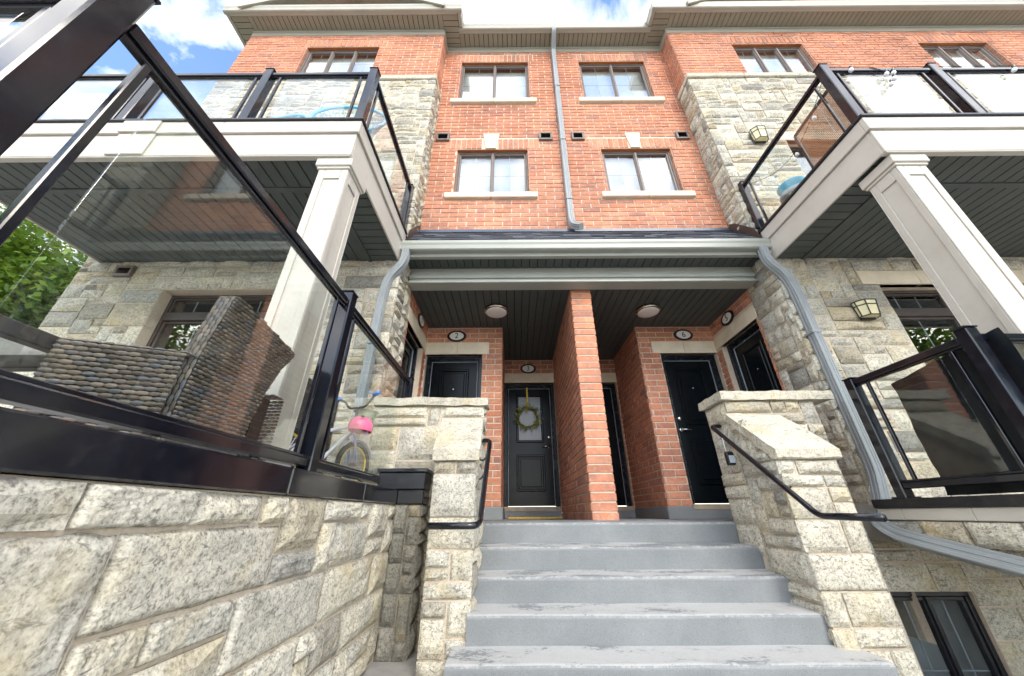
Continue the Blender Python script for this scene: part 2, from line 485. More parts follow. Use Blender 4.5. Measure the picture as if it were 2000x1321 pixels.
class MB:
    """collects faces in world coordinates; build() makes one mesh object"""
    def __init__(self):
        self.v, self.f = [], []

    def add(self, vs, fs):
        k = len(self.v)
        self.v += [Vector(p) for p in vs]
        self.f += [tuple(i + k for i in f) for f in fs]
        return self

    def quad(self, a, b, c, d):
        return self.add([a, b, c, d], [(0, 1, 2, 3)])

    def box(self, x0, x1, y0, y1, z0, z1):
        x0, x1 = min(x0, x1), max(x0, x1); y0, y1 = min(y0, y1), max(y0, y1); z0, z1 = min(z0, z1), max(z0, z1)
        vs = [(x, y, z) for z in (z0, z1) for y in (y0, y1) for x in (x0, x1)]
        return self.add(vs, [(0, 2, 3, 1), (4, 5, 7, 6), (0, 1, 5, 4), (2, 6, 7, 3), (0, 4, 6, 2), (1, 3, 7, 5)])

    def cbox(self, x0, x1, y0, y1, z0, z1, c=0.004):
        """box with chamfered edges"""
        x0, x1 = min(x0, x1), max(x0, x1); y0, y1 = min(y0, y1), max(y0, y1); z0, z1 = min(z0, z1), max(z0, z1)
        c = min(c, (x1 - x0) * .45, (y1 - y0) * .45, (z1 - z0) * .45)
        vs, idx = [], {}
        for ix, x in enumerate((x0, x1)):
            for iy, y in enumerate((y0, y1)):
                for iz, z in enumerate((z0, z1)):
                    sx, sy, sz = (1 if ix == 0 else -1), (1 if iy == 0 else -1), (1 if iz == 0 else -1)
                    for ax, p in (('x', (x, y + sy * c, z + sz * c)), ('y', (x + sx * c, y, z + sz * c)), ('z', (x + sx * c, y + sy * c, z))):
                        idx[(ix, iy, iz, ax)] = len(vs)
                        vs.append(p)
        fs = []
        g = lambda a, b, d, ax: idx[(a, b, d, ax)]
        for i in (0, 1):
            q = [g(i, 0, 0, 'x'), g(i, 1, 0, 'x'), g(i, 1, 1, 'x'), g(i, 0, 1, 'x')]; fs.append(tuple(q if i else q[::-1]))
            q = [g(0, i, 0, 'y'), g(0, i, 1, 'y'), g(1, i, 1, 'y'), g(1, i, 0, 'y')]; fs.append(tuple(q if i else q[::-1]))
            q = [g(0, 0, i, 'z'), g(1, 0, i, 'z'), g(1, 1, i, 'z'), g(0, 1, i, 'z')]; fs.append(tuple(q if i else q[::-1]))
        for a in (0, 1):
            for b in (0, 1):
                q = [g(0, a, b, 'y'), g(1, a, b, 'y'), g(1, a, b, 'z'), g(0, a, b, 'z')]; fs.append(tuple(q if a == b else q[::-1]))
                q = [g(a, 0, b, 'z'), g(a, 1, b, 'z'), g(a, 1, b, 'x'), g(a, 0, b, 'x')]; fs.append(tuple(q if a == b else q[::-1]))
                q = [g(a, b, 0, 'x'), g(a, b, 1, 'x'), g(a, b, 1, 'y'), g(a, b, 0, 'y')]; fs.append(tuple(q if a == b else q[::-1]))
                for d in (0, 1):
                    q = [g(a, b, d, 'x'), g(a, b, d, 'y'), g(a, b, d, 'z')]
                    fs.append(tuple(q if (a + b + d) % 2 == 1 else q[::-1]))
        return self.add(vs, fs)

    def prism(self, poly, axis, a0, a1):
        """polygon extruded along an axis; poly in the two other axes (x: (y,z), y: (x,z), z: (x,y))"""
        def P(p, a):
            return {'x': (a, p[0], p[1]), 'y': (p[0], a, p[1]), 'z': (p[0], p[1], a)}[axis]
        n = len(poly)
        vs = [P(p, a0) for p in poly] + [P(p, a1) for p in poly]
        fs = [tuple(range(n - 1, -1, -1)), tuple(range(n, 2 * n))] + [(i, (i + 1) % n, n + (i + 1) % n, n + i) for i in range(n)]
        return self.add(vs, fs)

    def tube(self, pts, r, n=8, closed=False, caps=True, sect=None):
        """round (or custom cross-section) tube through points"""
        pts = [Vector(p) for p in pts]
        m = len(pts)
        rings = []
        up = None
        for i, p in enumerate(pts):
            if closed:
                d = (pts[(i + 1) % m] - pts[i - 1]).normalized()
            else:
                d = (pts[min(i + 1, m - 1)] - pts[max(i - 1, 0)]).normalized()
            if up is None:
                up = Vector((0, 0, 1)) if abs(d.z) < 0.9 else Vector((0, 1, 0))
            s = d.cross(up)
            if s.length < 1e-4:
                s = d.cross(Vector((1, 0, 0)))
            s.normalize()
            up = s.cross(d).normalized()
            rr = r[i] if isinstance(r, (list, tuple)) else r
            if sect:
                rings.append([p + s * a + up * b for a, b in sect])
            else:
                rings.append([p + s * (rr * math.cos(2 * math.pi * k / n)) + up * (rr * math.sin(2 * math.pi * k / n)) for k in range(n)])
        n = len(rings[0])
        vs = [q for ring in rings for q in ring]
        fs = []
        for i in range(m if closed else m - 1):
            j = (i + 1) % m
            for k in range(n):
                fs.append((i * n + k, i * n + (k + 1) % n, j * n + (k + 1) % n, j * n + k))
        if caps and not closed:
            fs.append(tuple(range(n - 1, -1, -1)))
            fs.append(tuple((m - 1) * n + k for k in range(n)))
        return self.add(vs, fs)

    def lathe(self, prof, c, axis=(0, 0, 1), n=20):
        """profile of (radius, height) about an axis through c"""
        c = Vector(c); ax = Vector(axis).normalized()
        s = ax.cross(Vector((0, 0, 1)) if abs(ax.z) < 0.9 else Vector((1, 0, 0))).normalized()
        tt = ax.cross(s)
        vs, fs = [], []
        for r, h in prof:
            vs += [c + ax * h + (s * math.cos(2 * math.pi * k / n) + tt * math.sin(2 * math.pi * k / n)) * r for k in range(n)]
        for i in range(len(prof) - 1):
            for k in range(n):
                fs.append((i * n + k, i * n + (k + 1) % n, (i + 1) * n + (k + 1) % n, (i + 1) * n + k))
        fs.append(tuple(range(n - 1, -1, -1)))
        fs.append(tuple((len(prof) - 1) * n + k for k in range(n)))
        return self.add(vs, fs)

    def build(self, name, mat, parent=None, smooth=False, kind=None, fix=True):
        o = world_loc(parent) if parent is not None else Vector((0, 0, 0))
        me = bpy.data.meshes.new(name)
        me.from_pydata([tuple(p - o) for p in self.v], [], self.f)
        if fix:
            bm = bmesh.new(); bm.from_mesh(me)
            bmesh.ops.recalc_face_normals(bm, faces=bm.faces)
            bm.to_mesh(me); bm.free()
        if smooth:
            for p in me.polygons:
                p.use_smooth = True
        me.update()
        return link(name, me, mat, parent, kind)


def roughen(ob, cuts_len, amp, seed=0, keep_back=None):
    """subdivide a mesh to pieces of cuts_len and shake it with noise (rough-hewn stone)"""
    bm = bmesh.new(); bm.from_mesh(ob.data)
    for _ in range(5):
        es = [e for e in bm.edges if e.calc_length() > cuts_len]
        if not es:
            break
        bmesh.ops.subdivide_edges(bm, edges=es, cuts=1, use_grid_fill=True)
    bmesh.ops.triangulate(bm, faces=bm.faces)
    for v in bm.verts:
        q = v.co * 9.0 + Vector((seed, seed * 1.7, 3.1))
        v.co += Vector((noise.noise(q), noise.noise(q + Vector((9, 0, 0))), noise.noise(q + Vector((0, 7, 0))))) * amp
    bm.to_mesh(ob.data); bm.free()
    return ob


class Frame:
    """wall plane: point = O + U*u + Z*v + N*d"""
    def __init__(self, O, U, N):
        self.O, self.U, self.N = Vector(O), Vector(U), Vector(N)

    def pt(self, u, v, d=0.0):
        return self.O + self.U * u + ZV * v + self.N * d


def front(y, x0=0.0):            # faces the camera (-Y); u = x, v = z
    return Frame((x0, y, 0), (1, 0, 0), (0, -1, 0))


def face_px(x):                  # faces +X; u = y
    return Frame((x, 0, 0), (0, 1, 0), (1, 0, 0))


def face_nx(x):                  # faces -X; u = -y
    return Frame((x, 0, 0), (0, -1, 0), (-1, 0, 0))


def rect_minus(u0, u1, v0, v1, holes):
    """split a rectangle with rectangular holes into rectangles"""
    us = sorted({u0, u1, *[min(max(h[0], u0), u1) for h in holes], *[min(max(h[1], u0), u1) for h in holes]})
    vs = sorted({v0, v1, *[min(max(h[2], v0), v1) for h in holes], *[min(max(h[3], v0), v1) for h in holes]})
    out = []
    for i in range(len(us) - 1):
        for j in range(len(vs) - 1):
            cu, cv = (us[i] + us[i + 1]) / 2, (vs[j] + vs[j + 1]) / 2
            if not any(h[0] < cu < h[1] and h[2] < cv < h[3] for h in holes):
                out.append((us[i], us[i + 1], vs[j], vs[j + 1]))
    return out


def wall_sheet(mb, fr, u0, u1, v0, v1, holes=(), reveal=0.14):
    """mortar face of a wall with the reveals of its openings"""
    for a, b, c, d in rect_minus(u0, u1, v0, v1, holes):
        mb.quad(fr.pt(a, c), fr.pt(b, c), fr.pt(b, d), fr.pt(a, d))
    for a, b, c, d in holes:
        for (p, q) in (((a, c), (a, d)), ((b, c), (b, d)), ((a, c), (b, c)), ((a, d), (b, d))):
            mb.quad(fr.pt(*p), fr.pt(*q), fr.pt(*q, -reveal), fr.pt(*p, -reveal))


PIECES = {}     # (thing name, kind) -> list of (frame, u0, u1, v0, v1, fine)


def put(th, kind, fr, u0, u1, v0, v1, fine=False):
    if u1 - u0 > 0.012 and v1 - v0 > 0.012:
        PIECES.setdefault((th.name, kind), []).append((fr, u0, u1, v0, v1, fine))


CRS, BLEN, JNT = 0.089, 0.267, 0.013


def lay_bricks(th, fr, u0, u1, v0, v1, holes=(), base=-0.07, stack=False, phase=0.0):
    k0 = math.floor((v0 - base) / CRS)
    k1 = math.ceil((v1 - base) / CRS)
    for k in range(k0, k1):
        a, b = base + k * CRS, base + (k + 1) * CRS - JNT
        a, b = max(a, v0), min(b, v1)
        if b - a < 0.02:
            continue
        segs = [(u0, u1)]
        for h in holes:
            if h[2] < (a + b) / 2 < h[3]:
                ns = []
                for s in segs:
                    if h[1] <= s[0] or h[0] >= s[1]:
                        ns.append(s)
                    else:
                        if h[0] > s[0]:
                            ns.append((s[0], h[0] - 0.004))
                        if h[1] < s[1]:
                            ns.append((h[1] + 0.004, s[1]))
                segs = ns
        for s0, s1 in segs:
            if stack:
                put(th, 'brick', fr, s0, s1, a, b)
                continue
            off = (BLEN / 2 if k % 2 else 0.0) + phase
            i = math.floor((s0 - off) / BLEN)
            while True:
                c, d = off + i * BLEN, off + (i + 1) * BLEN - JNT
                if c >= s1:
                    break
                put(th, 'brick', fr, max(c, s0), min(d, s1), a, b)
                i += 1


def soldier(th, fr, u0, u1, v0, v1, skip=None, w=0.089):
    n = max(1, round((u1 - u0) / w))
    w = (u1 - u0) / n
    for i in range(n):
        a, b = u0 + i * w, u0 + (i + 1) * w - JNT
        if skip and a < skip[1] and b > skip[0]:
            if a < skip[0] - 0.03:
                b = skip[0] - 0.008
            elif b > skip[1] + 0.03:
                a = skip[1] + 0.008
            else:
                continue
        put(th, 'brick', fr, a, b, v0, v1)


def lay_stones(th, fr, u0, u1, v0, v1, holes=(), cu=0.135, cv=0.098, seed=1, fine=False, maxw=4, kind='stone'):
    """random ashlar: rectangles packed on a grid whose lines follow the openings"""
    rg = random.Random(seed)

    def lines(a, b, c, cuts):
        cuts = sorted({a, b, *[x for x in cuts if a + 0.02 < x < b - 0.02]})
        out = [cuts[0]]
        for p, q in zip(cuts, cuts[1:]):
            n = max(1, round((q - p) / c))
            for i in range(1, n):
                out.append(p + (q - p) * i / n + rg.uniform(-0.13, 0.13) * c)
            out.append(q)
        return out
    us = lines(u0, u1, cu, [h[0] for h in holes] + [h[1] for h in holes])
    vs = lines(v0, v1, cv, [h[2] for h in holes] + [h[3] for h in holes])
    nu, nv = len(us) - 1, len(vs) - 1
    used = [[False] * nv for _ in range(nu)]
    for i in range(nu):
        for j in range(nv):
            x, y = (us[i] + us[i + 1]) / 2, (vs[j] + vs[j + 1]) / 2
            if any(h[0] < x < h[1] and h[2] < y < h[3] for h in holes):
                used[i][j] = True
    for j in range(nv):
        for i in range(nu):
            if used[i][j]:
                continue
            h = rg.choices((1, 2, 3), (0.50, 0.46, 0.04))[0]
            w = rg.choices((1, 2, 3, 4), (0.10, 0.36, 0.36, 0.18) if h == 1 else (0.22, 0.40, 0.28, 0.10))[0]
            w = min(w, maxw)
            h = min(h, nv - j)
            ww = 0
            while ww < w and i + ww < nu and not used[i + ww][j]:
                ww += 1
            w = ww
            hh = 1
            while hh < h and all(not used[a][j + hh] for a in range(i, i + w)):
                hh += 1
            for a in range(i, i + w):
                for b in range(j, j + hh):
                    used[a][b] = True
            g = 0.006
            put(th, kind, fr, us[i] + g, us[i + w] - g, vs[j] + g, vs[j + hh] - g, fine)


def brick_template(seed):
    rg = random.Random(seed)
    j = lambda s: rg.uniform(-s, s)
    vs = [(0, .004, 0), (1, .004, 0), (1, .004, 1), (0, .004, 1)]
    f = -0.009
    vs += [(0.010 + j(.006), f + j(.0015), 0.035 + j(.02)), (0.990 + j(.006), f + j(.0015), 0.035 + j(.02)), (0.990 + j(.006), f + j(.0015), 0.965 + j(.02)), (0.010 + j(.006), f + j(.0015), 0.965 + j(.02))]
    return vs, [(4, 5, 6, 7), (0, 1, 5, 4), (1, 2, 6, 5), (2, 3, 7, 6), (3, 0, 4, 7)]


def stone_template(seed, nx, nz, proud):
    rg = random.Random(seed)
    vs, fs = [], []
    off = Vector((seed * 7.3, seed * 3.1, 0))
    tilt_x, tilt_z = rg.uniform(-.006, .006), rg.uniform(-.006, .006)
    for k in range(nz + 1):
        for i in range(nx + 1):
            x, z = i / nx, k / nz
            e = min(x, 1 - x) * (6.0 if nx < 20 else 26.0)
            g = min(z, 1 - z) * (4.0 if nx < 20 else 12.0)
            rim = min(1.0, e) * min(1.0, g)
            b = 0.006 + (proud - 0.006) * (rim ** 0.55)
            nn = noise.noise(Vector((x * 2.3, z * 1.6, 0)) + off) * (0.013 if nx < 20 else 0.004) + noise.noise(Vector((x * 6, z * 4, 5)) + off) * (0.009 if nx < 20 else 0.004)
            if nx > 10:
                nn += noise.noise(Vector((x * 17, z * 11, 9)) + off) * 0.0035
            y = -(b + nn * (0.35 + 0.65 * rim) + tilt_x * (x - .5) + tilt_z * (z - .5))
            edge = 0.012 * (1 if nx > 10 else 0.8)
            dx = edge * noise.noise(Vector((z * 5, seed, x * 3))) if i in (0, nx) else 0
            dz = 2.2 * edge * noise.noise(Vector((x * 5, seed + 4.2, z * 3))) if k in (0, nz) else 0
            vs.append((x + dx, min(y, -0.002), z + dz))
    W = nx + 1
    for k in range(nz):
        for i in range(nx):
            fs.append((k * W + i, k * W + i + 1, (k + 1) * W + i + 1, (k + 1) * W + i))
    ring = [i for i in range(nx + 1)] + [k * W + nx for k in range(1, nz + 1)] + [nz * W + i for i in range(nx - 1, -1, -1)] + [k * W for k in range(nz - 1, 0, -1)]
    base = len(vs)
    for r in ring:
        vs.append((vs[r][0], 0.02, vs[r][2]))
    n = len(ring)
    for a in range(n):
        b = (a + 1) % n
        fs.append((ring[b], ring[a], base + a, base + b))
    return vs, fs


TPL = {'brick': [brick_template(i) for i in range(6)],
       'stone': [stone_template(i + 1, 4, 3, 0.028) for i in range(14)],
       'stone_mid': [stone_template(i + 31, 9, 6, 0.032) for i in range(12)],
       'stone_fine': [stone_template(i + 71, 40, 20, 0.020) for i in range(12)]}
TPL_ME = {}


def tpl_mesh(key, i, mat):
    if (key, i, mat) not in TPL_ME:
        vs, fs = TPL[key][i]
        me = bpy.data.meshes.new(key)
        me.from_pydata(vs, [], fs)
        if key != 'brick':
            for p in me.polygons:
                p.use_smooth = key == 'stone_fine'
        me.materials.append(MATS[mat])
        me.update()
        TPL_ME[(key, i, mat)] = me
    return TPL_ME[(key, i, mat)]


def finish_pieces(limit=290):
    rg = random.Random(5)
    for (tname, kind), lst in PIECES.items():
        th = bpy.data.objects[tname]
        base = world_loc(th)
        scored = []
        for pc in lst:
            fr, u0, u1, v0, v1, fine = pc
            c = fr.pt((u0 + u1) / 2, (v0 + v1) / 2)
            s = 0.0
            q = [project(fr.pt(u, v)) for u, v in ((u0, v0), (u1, v0), (u1, v1), (u0, v1))]
            pc_ = project(c)
            if pc_ and all(q) and fr.N.dot(-c) > 0 and -20 < pc_[0] < 2020 and -20 < pc_[1] < 1341:
                s = abs(sum(q[i][0] * q[(i + 1) % 4][1] - q[(i + 1) % 4][0] * q[i][1] for i in range(4))) / 2
            scored.append((s, pc))
        scored.sort(key=lambda a: -a[0])
        joined = MB()
        for n, (s, (fr, u0, u1, v0, v1, fine)) in enumerate(scored):
            key = kind
            if kind != 'brick':
                key = 'stone_fine' if s > 9000 else ('stone_mid' if s > 1300 else 'stone')
            i = rg.randrange(len(TPL[key]))
            M = Matrix.Identity(4)
            o = fr.pt(u0, v0)
            push = rg.uniform(-0.002, 0.002) if kind == 'brick' else rg.uniform(-0.006, 0.008)
            o = o + fr.N * push
            cx, cy, cz = fr.U * (u1 - u0), -fr.N, ZV * (v1 - v0)
            if n < limit and s > 12:
                ob = bpy.data.objects.new('brick' if kind == 'brick' else 'stone', tpl_mesh(key, i, kind))
                COL.objects.link(ob)
                ob.parent = th
                ob.matrix_local = Matrix(((cx.x, cy.x, cz.x, o.x - base.x), (cx.y, cy.y, cz.y, o.y - base.y), (cx.z, cy.z, cz.z, o.z - base.z), (0, 0, 0, 1)))
            else:
                vs, fs = TPL[key][i]
                joined.add([o + cx * a + cy * b + cz * c for a, b, c in vs], fs)
        if joined.v:
            joined.build('brick_courses' if kind == 'brick' else 'stone_courses', kind, th, kind='stuff', fix=False)


def boards(parent, name, x0, x1, y0, y1, z, along, width, mat, joined=False, th=0.014, gap=0.010):
    """flat boards side by side with open grooves, on a dark backing"""
    a0, a1 = (x0, x1) if along == 'y' else (y0, y1)
    n = max(1, round((a1 - a0) / width))
    w = (a1 - a0) / n
    mb = MB()
    for i in range(n):
        p, q = a0 + i * w + gap / 2, a0 + (i + 1) * w - gap / 2
        bb = (p, q, y0, y1) if along == 'y' else (x0, x1, p, q)
        if joined:
            mb.cbox(*bb, z, z + th, 0.003)
        else:
            MB().cbox(*bb, z, z + th, 0.003).build(name, mat, parent)
    if joined:
        mb.build(name, mat, parent)
    MB().box(x0, x1, y0, y1, z + th - 0.002, z + th + 0.004).build('backing', 'dark_gap', parent)


# ---------------------------------------------------------------- ground
GZ = -0.885
mb = MB()
HX0, HX1, HY0, HY1 = 2.335, 11.0, 0.6, 3.36
for a, b, c, d in rect_minus(-600, 600, -600, 600, [(HX0, HX1, HY0, 7.0)]):
    mb.quad((a, c, GZ), (b, c, GZ), (b, d, GZ), (a, d, GZ))
g = mb.build('ground', 'concrete'); g['kind'] = 'structure'
mb = MB()
mb.quad((HX0, HY0, -2.0), (HX1, HY0, -2.0), (HX1, HY1, -2.0), (HX0, HY1, -2.0))
for p, q in (((HX0, HY0), (HX1, HY0)), ((HX1, HY0), (HX1, HY1)), ((HX0, HY0), (HX0, HY1))):
    mb.quad((*p, -2.0), (*q, -2.0), (*q, GZ), (*p, GZ))
g = mb.build('light_well_floor', 'concrete'); g['kind'] = 'structure'

# ---------------------------------------------------------------- key lines of the building (metres; camera at the origin)
XL, XR = -1.36, 3.15          # inner corners of the two bays
XC = 0.899                    # party line
YF, YBU, YBL, YK = 3.78, 3.42, 3.35, 3.47   # brick front, upper stone, lower stone, upper bay brick
LZ = -0.07                    # landing
ZC = 2.66                     # porch ceiling
ZT = 8.62                     # top of brick
YD, YDD = 4.88, 6.20          # near doors, far doors
SX0, SX1 = -0.285, 1.92       # stair edges
BAYL, BAYR = -5.25, 11.0

house_l = thing('townhouse', 'red brick and pale stone townhouse left of the central downspout, with door 2', 'house', (-2.0, YF, GZ))
house_r = thing('townhouse', 'red brick and pale stone townhouse right of the central downspout, with door 6', 'house', (3.5, YF, GZ))
pier = thing('brick_pier', 'tall narrow red brick pier standing between door 3 and door 6', 'pier', (XC, 3.82, LZ))


def window(th, fr, u0, u1, v0, v1, sashes, depth=0.10, frame='window_frame', blind=True, transom=None, cols=2, rows=2, sill=True, sillx=0.12, dark=False):
    """framed window set back in its opening: frame mesh with sash, pane, muntin, blind and sill below it"""
    def bar(mb, a, b, c, d, d0, d1):
        pts = [fr.pt(a, c, d0), fr.pt(b, d, d1)]
        mb.cbox(pts[0].x, pts[1].x, pts[0].y, pts[1].y, pts[0].z, pts[1].z, 0.004)
    D = -depth
    f = MB(); w = 0.036
    bar(f, u0, u1, v0, v0 + w, D - .07, D); bar(f, u0, u1, v1 - w, v1, D - .07, D)
    bar(f, u0, u0 + w, v0 + w, v1 - w, D - .07, D); bar(f, u1 - w, u1, v0 + w, v1 - w, D - .07, D)
    win = f.build('window', frame, th)
    v1s = v1 - w
    if transom:
        tb = MB(); bar(tb, u0 + w, u1 - w, transom - .05, transom + .05, D - .07, D + .012); tb.build('transom_bar', frame, win)
    cells = [(v0 + w, (transom - .05) if transom else v1s)]
    if transom:
        cells.append((transom + .05, v1s))
    sw = (u1 - u0 - 2 * w) / sashes
    for ci, (ca, cb) in enumerate(cells):
        for i in range(sashes):
            a, b = u0 + w + i * sw, u0 + w + (i + 1) * sw
            s = MB(); k = 0.030 if ci == 0 else 0.022
            bar(s, a + .004, b - .004, ca + .003, ca + k, D - .06, D - .014); bar(s, a + .004, b - .004, cb - k, cb - .003, D - .06, D - .014)
            bar(s, a + .004, a + k, ca + k, cb - k, D - .06, D - .014); bar(s, b - k, b - .004, ca + k, cb - k, D - .06, D - .014)
            s.build('sash', frame, win)
            g = MB(); p, q = fr.pt(a + k, ca + k, D - .035), fr.pt(b - k, cb - k, D - .041)
            g.box(p.x, q.x, p.y, q.y, p.z, q.z).build('pane', 'window_glass', win)
            mu = MB()
            cc = cols if ci == 0 else cols + 1
            rr_ = rows if ci == 0 else 1
            for j in range(1, cc):
                x = a + k + (b - a - 2 * k) * j / cc
                bar(mu, x - .006, x + .006, ca + k, cb - k, D - .056, D - .046)
            for j in range(1, rr_):
                z = ca + k + (cb - ca - 2 * k) * j / rr_
                bar(mu, a + k, b - k, z - .006, z + .006, D - .0555, D - .0465)
            if mu.v:
                mu.build('muntin', 'muntin_grey' if not dark else 'grey_tube', win)
            if i < sashes - 1 and ci == 0:
                mb_ = MB(); bar(mb_, b - .016, b + .016, ca, cb, D - .064, D + .004); mb_.build('mullion', frame, win)
    if blind:
        bl = MB()
        n = int((v1 - v0 - .1) / 0.05)
        for i in range(n):
            if i < n * (1 - float(blind)):
                continue
            z = v0 + .05 + i * (v1 - v0 - .1) / n
            h = (v1 - v0 - .1) / n
            bl.quad(fr.pt(u0 + .03, z, D - .16), fr.pt(u1 - .03, z, D - .16), fr.pt(u1 - .03, z + h * 0.97, D - .125), fr.pt(u0 + .03, z + h * 0.97, D - .125))
        bl.build('blind', 'blind', win)
    rm = MB()
    d1 = D - (0.25 if (blind and blind >= 1) or frame == 'black_metal' else 1.4)
    A, B = (u0 + .01, v0 + .01), (u1 - .01, v1 - .01)
    rm.quad(fr.pt(A[0], A[1], d1), fr.pt(B[0], A[1], d1), fr.pt(B[0], B[1], d1), fr.pt(A[0], B[1], d1))
    for (p, q) in ((A, (B[0], A[1])), ((B[0], A[1]), B), (B, (A[0], B[1])), ((A[0], B[1]), A)):
        rm.quad(fr.pt(*p, D - .068), fr.pt(*q, D - .068), fr.pt(*q, d1), fr.pt(*p, d1))
    rm.build('room', 'room_grey' if frame == 'black_metal' else 'room_dark' if not blind or blind < 1 else 'pale_wall', win)
    if sill:
        half = (u0 + u1) / 2
        for a, b in ((u0 - sillx, half - .003), (half + .003, u1 + sillx)):
            p, q = fr.pt(a, v0 - .115, -depth + .01), fr.pt(b, v0 - .004, .065)
            so = MB().cbox(p.x, q.x, p.y, q.y, p.z, q.z, 0.010).build('sill', 'limestone', win)
    return win


def vent(th, fr, u0, u1, v0, v1, mat='window_frame', louver='room_dark'):
    m = MB(); w = 0.035

    def bar(a, b, c, d, d0, d1):
        p, q = fr.pt(a, c, d0), fr.pt(b, d, d1)
        m.cbox(p.x, q.x, p.y, q.y, p.z, q.z, 0.004)
    bar(u0, u1, v0, v0 + w, .004, .045); bar(u0, u1, v1 - w, v1, .004, .045)
    bar(u0, u0 + w, v0 + w, v1 - w, .004, .045); bar(u1 - w, u1, v0 + w, v1 - w, .004, .045)
    ob = m.build('vent', mat, th)
    k = MB(); n = 4
    for i in range(n):
        z = v0 + w + (v1 - v0 - 2 * w) * i / n
        h = (v1 - v0 - 2 * w) / n
        k.quad(fr.pt(u0 + w, z, .036), fr.pt(u1 - w, z, .036), fr.pt(u1 - w, z + h, .014), fr.pt(u0 + w, z + h, .014))
        k.quad(fr.pt(u0 + w, z + h, .036), fr.pt(u1 - w, z + h, .036), fr.pt(u1 - w, z + h, .014), fr.pt(u0 + w, z + h, .014))
    k.build('louver', louver, ob)


def lintel(th, fr, u0, u1, v0, v1, proud=0.012, n=2):
    for i in range(n):
        a, b = u0 + (u1 - u0) * i / n + .002, u0 + (u1 - u0) * (i + 1) / n - .002
        p, q = fr.pt(a, v0, -.06), fr.pt(b, v1, proud)
        MB().cbox(p.x, q.x, p.y, q.y, p.z, q.z, 0.004).build('lintel', 'limestone', th)


def door(th, fr, u0, u1, v0, v1, hinge=1, depth=0.10, glazed=False, handle=1):
    """panelled door in a black frame; hinge/handle: +1 handle towards larger u"""
    def bar(mb, a, b, c, d, d0, d1, ch=0.004):
        p, q = fr.pt(a, c, d0), fr.pt(b, d, d1)
        mb.cbox(p.x, q.x, p.y, q.y, p.z, q.z, ch)
    D = -depth
    w = 0.055
    a, b, c, d = u0 + w, u1 - w, v0 + .005, v1 - w
    s = MB()
    bar(s, a + .004, b - .004, c + .004, d - .004, D - .065, D - .025, .003)
    dr = s.build('door', 'door_black', th)
    f = MB()
    bar(f, u0, u0 + w, v0, v1, D - .07, D + .03); bar(f, u1 - w, u1, v0, v1, D - .07, D + .03); bar(f, u0 + w, u1 - w, v1 - w, v1, D - .07, D + .03)
    bar(f, u0 + w, u0 + w + .018, v0, v1 - w, D - .03, D + .008); bar(f, u1 - w - .018, u1 - w, v0, v1 - w, D - .03, D + .008); bar(f, u0 + w + .018, u1 - w - .018, v1 - w - .018, v1 - w, D - .03, D + .008)
    f.build('door_frame', 'door_trim_black', dr)
    st = MB()                                   # pale weather strip
    bar(st, a + .020, a + .027, c, d - .02, D - .028, D - .012, .001); bar(st, b - .027, b - .020, c, d - .02, D - .028, D - .012, .001); bar(st, a + .027, b - .027, d - .028, d - .021, D - .028, D - .012, .001)
    st.build('weather_strip', 'grey_tube', dr)
    cu = (a + b) / 2
    pw = (b - a) * 0.30
    h = d - c
    for k, (z0, z1) in enumerate(((c + h * .11, c + h * .40), (c + h * .50, c + h * .93))):
        m = MB(); t_ = 0.042
        bar(m, cu - pw, cu + pw, z0, z0 + t_, D - .03, D - .006, .012); bar(m, cu - pw, cu + pw, z1 - t_, z1, D - .03, D - .006, .012)
        bar(m, cu - pw, cu - pw + t_, z0 + t_ * .6, z1 - t_ * .6, D - .03, D - .0065, .012); bar(m, cu + pw - t_, cu + pw, z0 + t_ * .6, z1 - t_ * .6, D - .03, D - .0065, .012)
        m.build('panel_moulding', 'door_black', dr)
        m = MB()
        if k == 1 and glazed:
            bar(m, cu - pw + t_, cu + pw - t_, z0 + t_, z1 - t_, D - .03, D - .022, .002); m.build('door_pane', 'frosted_pane', dr)
        else:
            bar(m, cu - pw + t_ + .025, cu + pw - t_ - .025, z0 + t_ + .025, z1 - t_ - .025, D - .03, D - .010, .014); m.build('door_panel', 'door_black', dr)
    if handle:
        hu = b - .075 if handle > 0 else a + .075
        m = MB()
        m.lathe([(.033, 0), (.033, .008), (.028, .012), (.012, .014), (.012, .05)], fr.pt(hu, c + .95, D - .026), fr.N, 16)
        e = fr.pt(hu, c + .95, D + .02)
        m.tube([e, e - fr.U * (.06 * handle), e - fr.U * (.12 * handle) - ZV * .008], [.011, .010, .008], 8)
        m.build('handle', 'chrome', dr, True)
        m = MB(); m.lathe([(.034, 0), (.034, .010), (.026, .022), (.016, .028)], fr.pt(hu, c + 1.11, D - .026), fr.N, 16)
        m.build('deadbolt', 'chrome', dr, True)
    m = MB(); m.lathe([(.012, 0), (.012, .006), (.006, .008)], fr.pt(cu, c + h * .77, D - .012), fr.N, 10)
    if not glazed:
        m.build('peephole', 'chrome', dr, True)
    m = MB(); bar(m, u0 - .01, u1 + .01, v0 - .065, v0, D - .07, .035)
    m.build('threshold', 'threshold', dr)
    return dr


def reveal_bricks(th, y, w):
    """brick returns at the sides of a window opening and the steel angle over it"""
    lay_bricks(th, face_px(w[0]), y + .004, y + .05, w[2], w[3], stack=True)
    lay_bricks(th, face_nx(w[1]), -y - .05, -y - .004, w[2], w[3], stack=True)
    MB().cbox(w[0] + .002, w[1] - .002, y + .002, y + .052, w[3] - .016, w[3] - .002, .003).build('lintel_angle', 'lintel_steel', th)


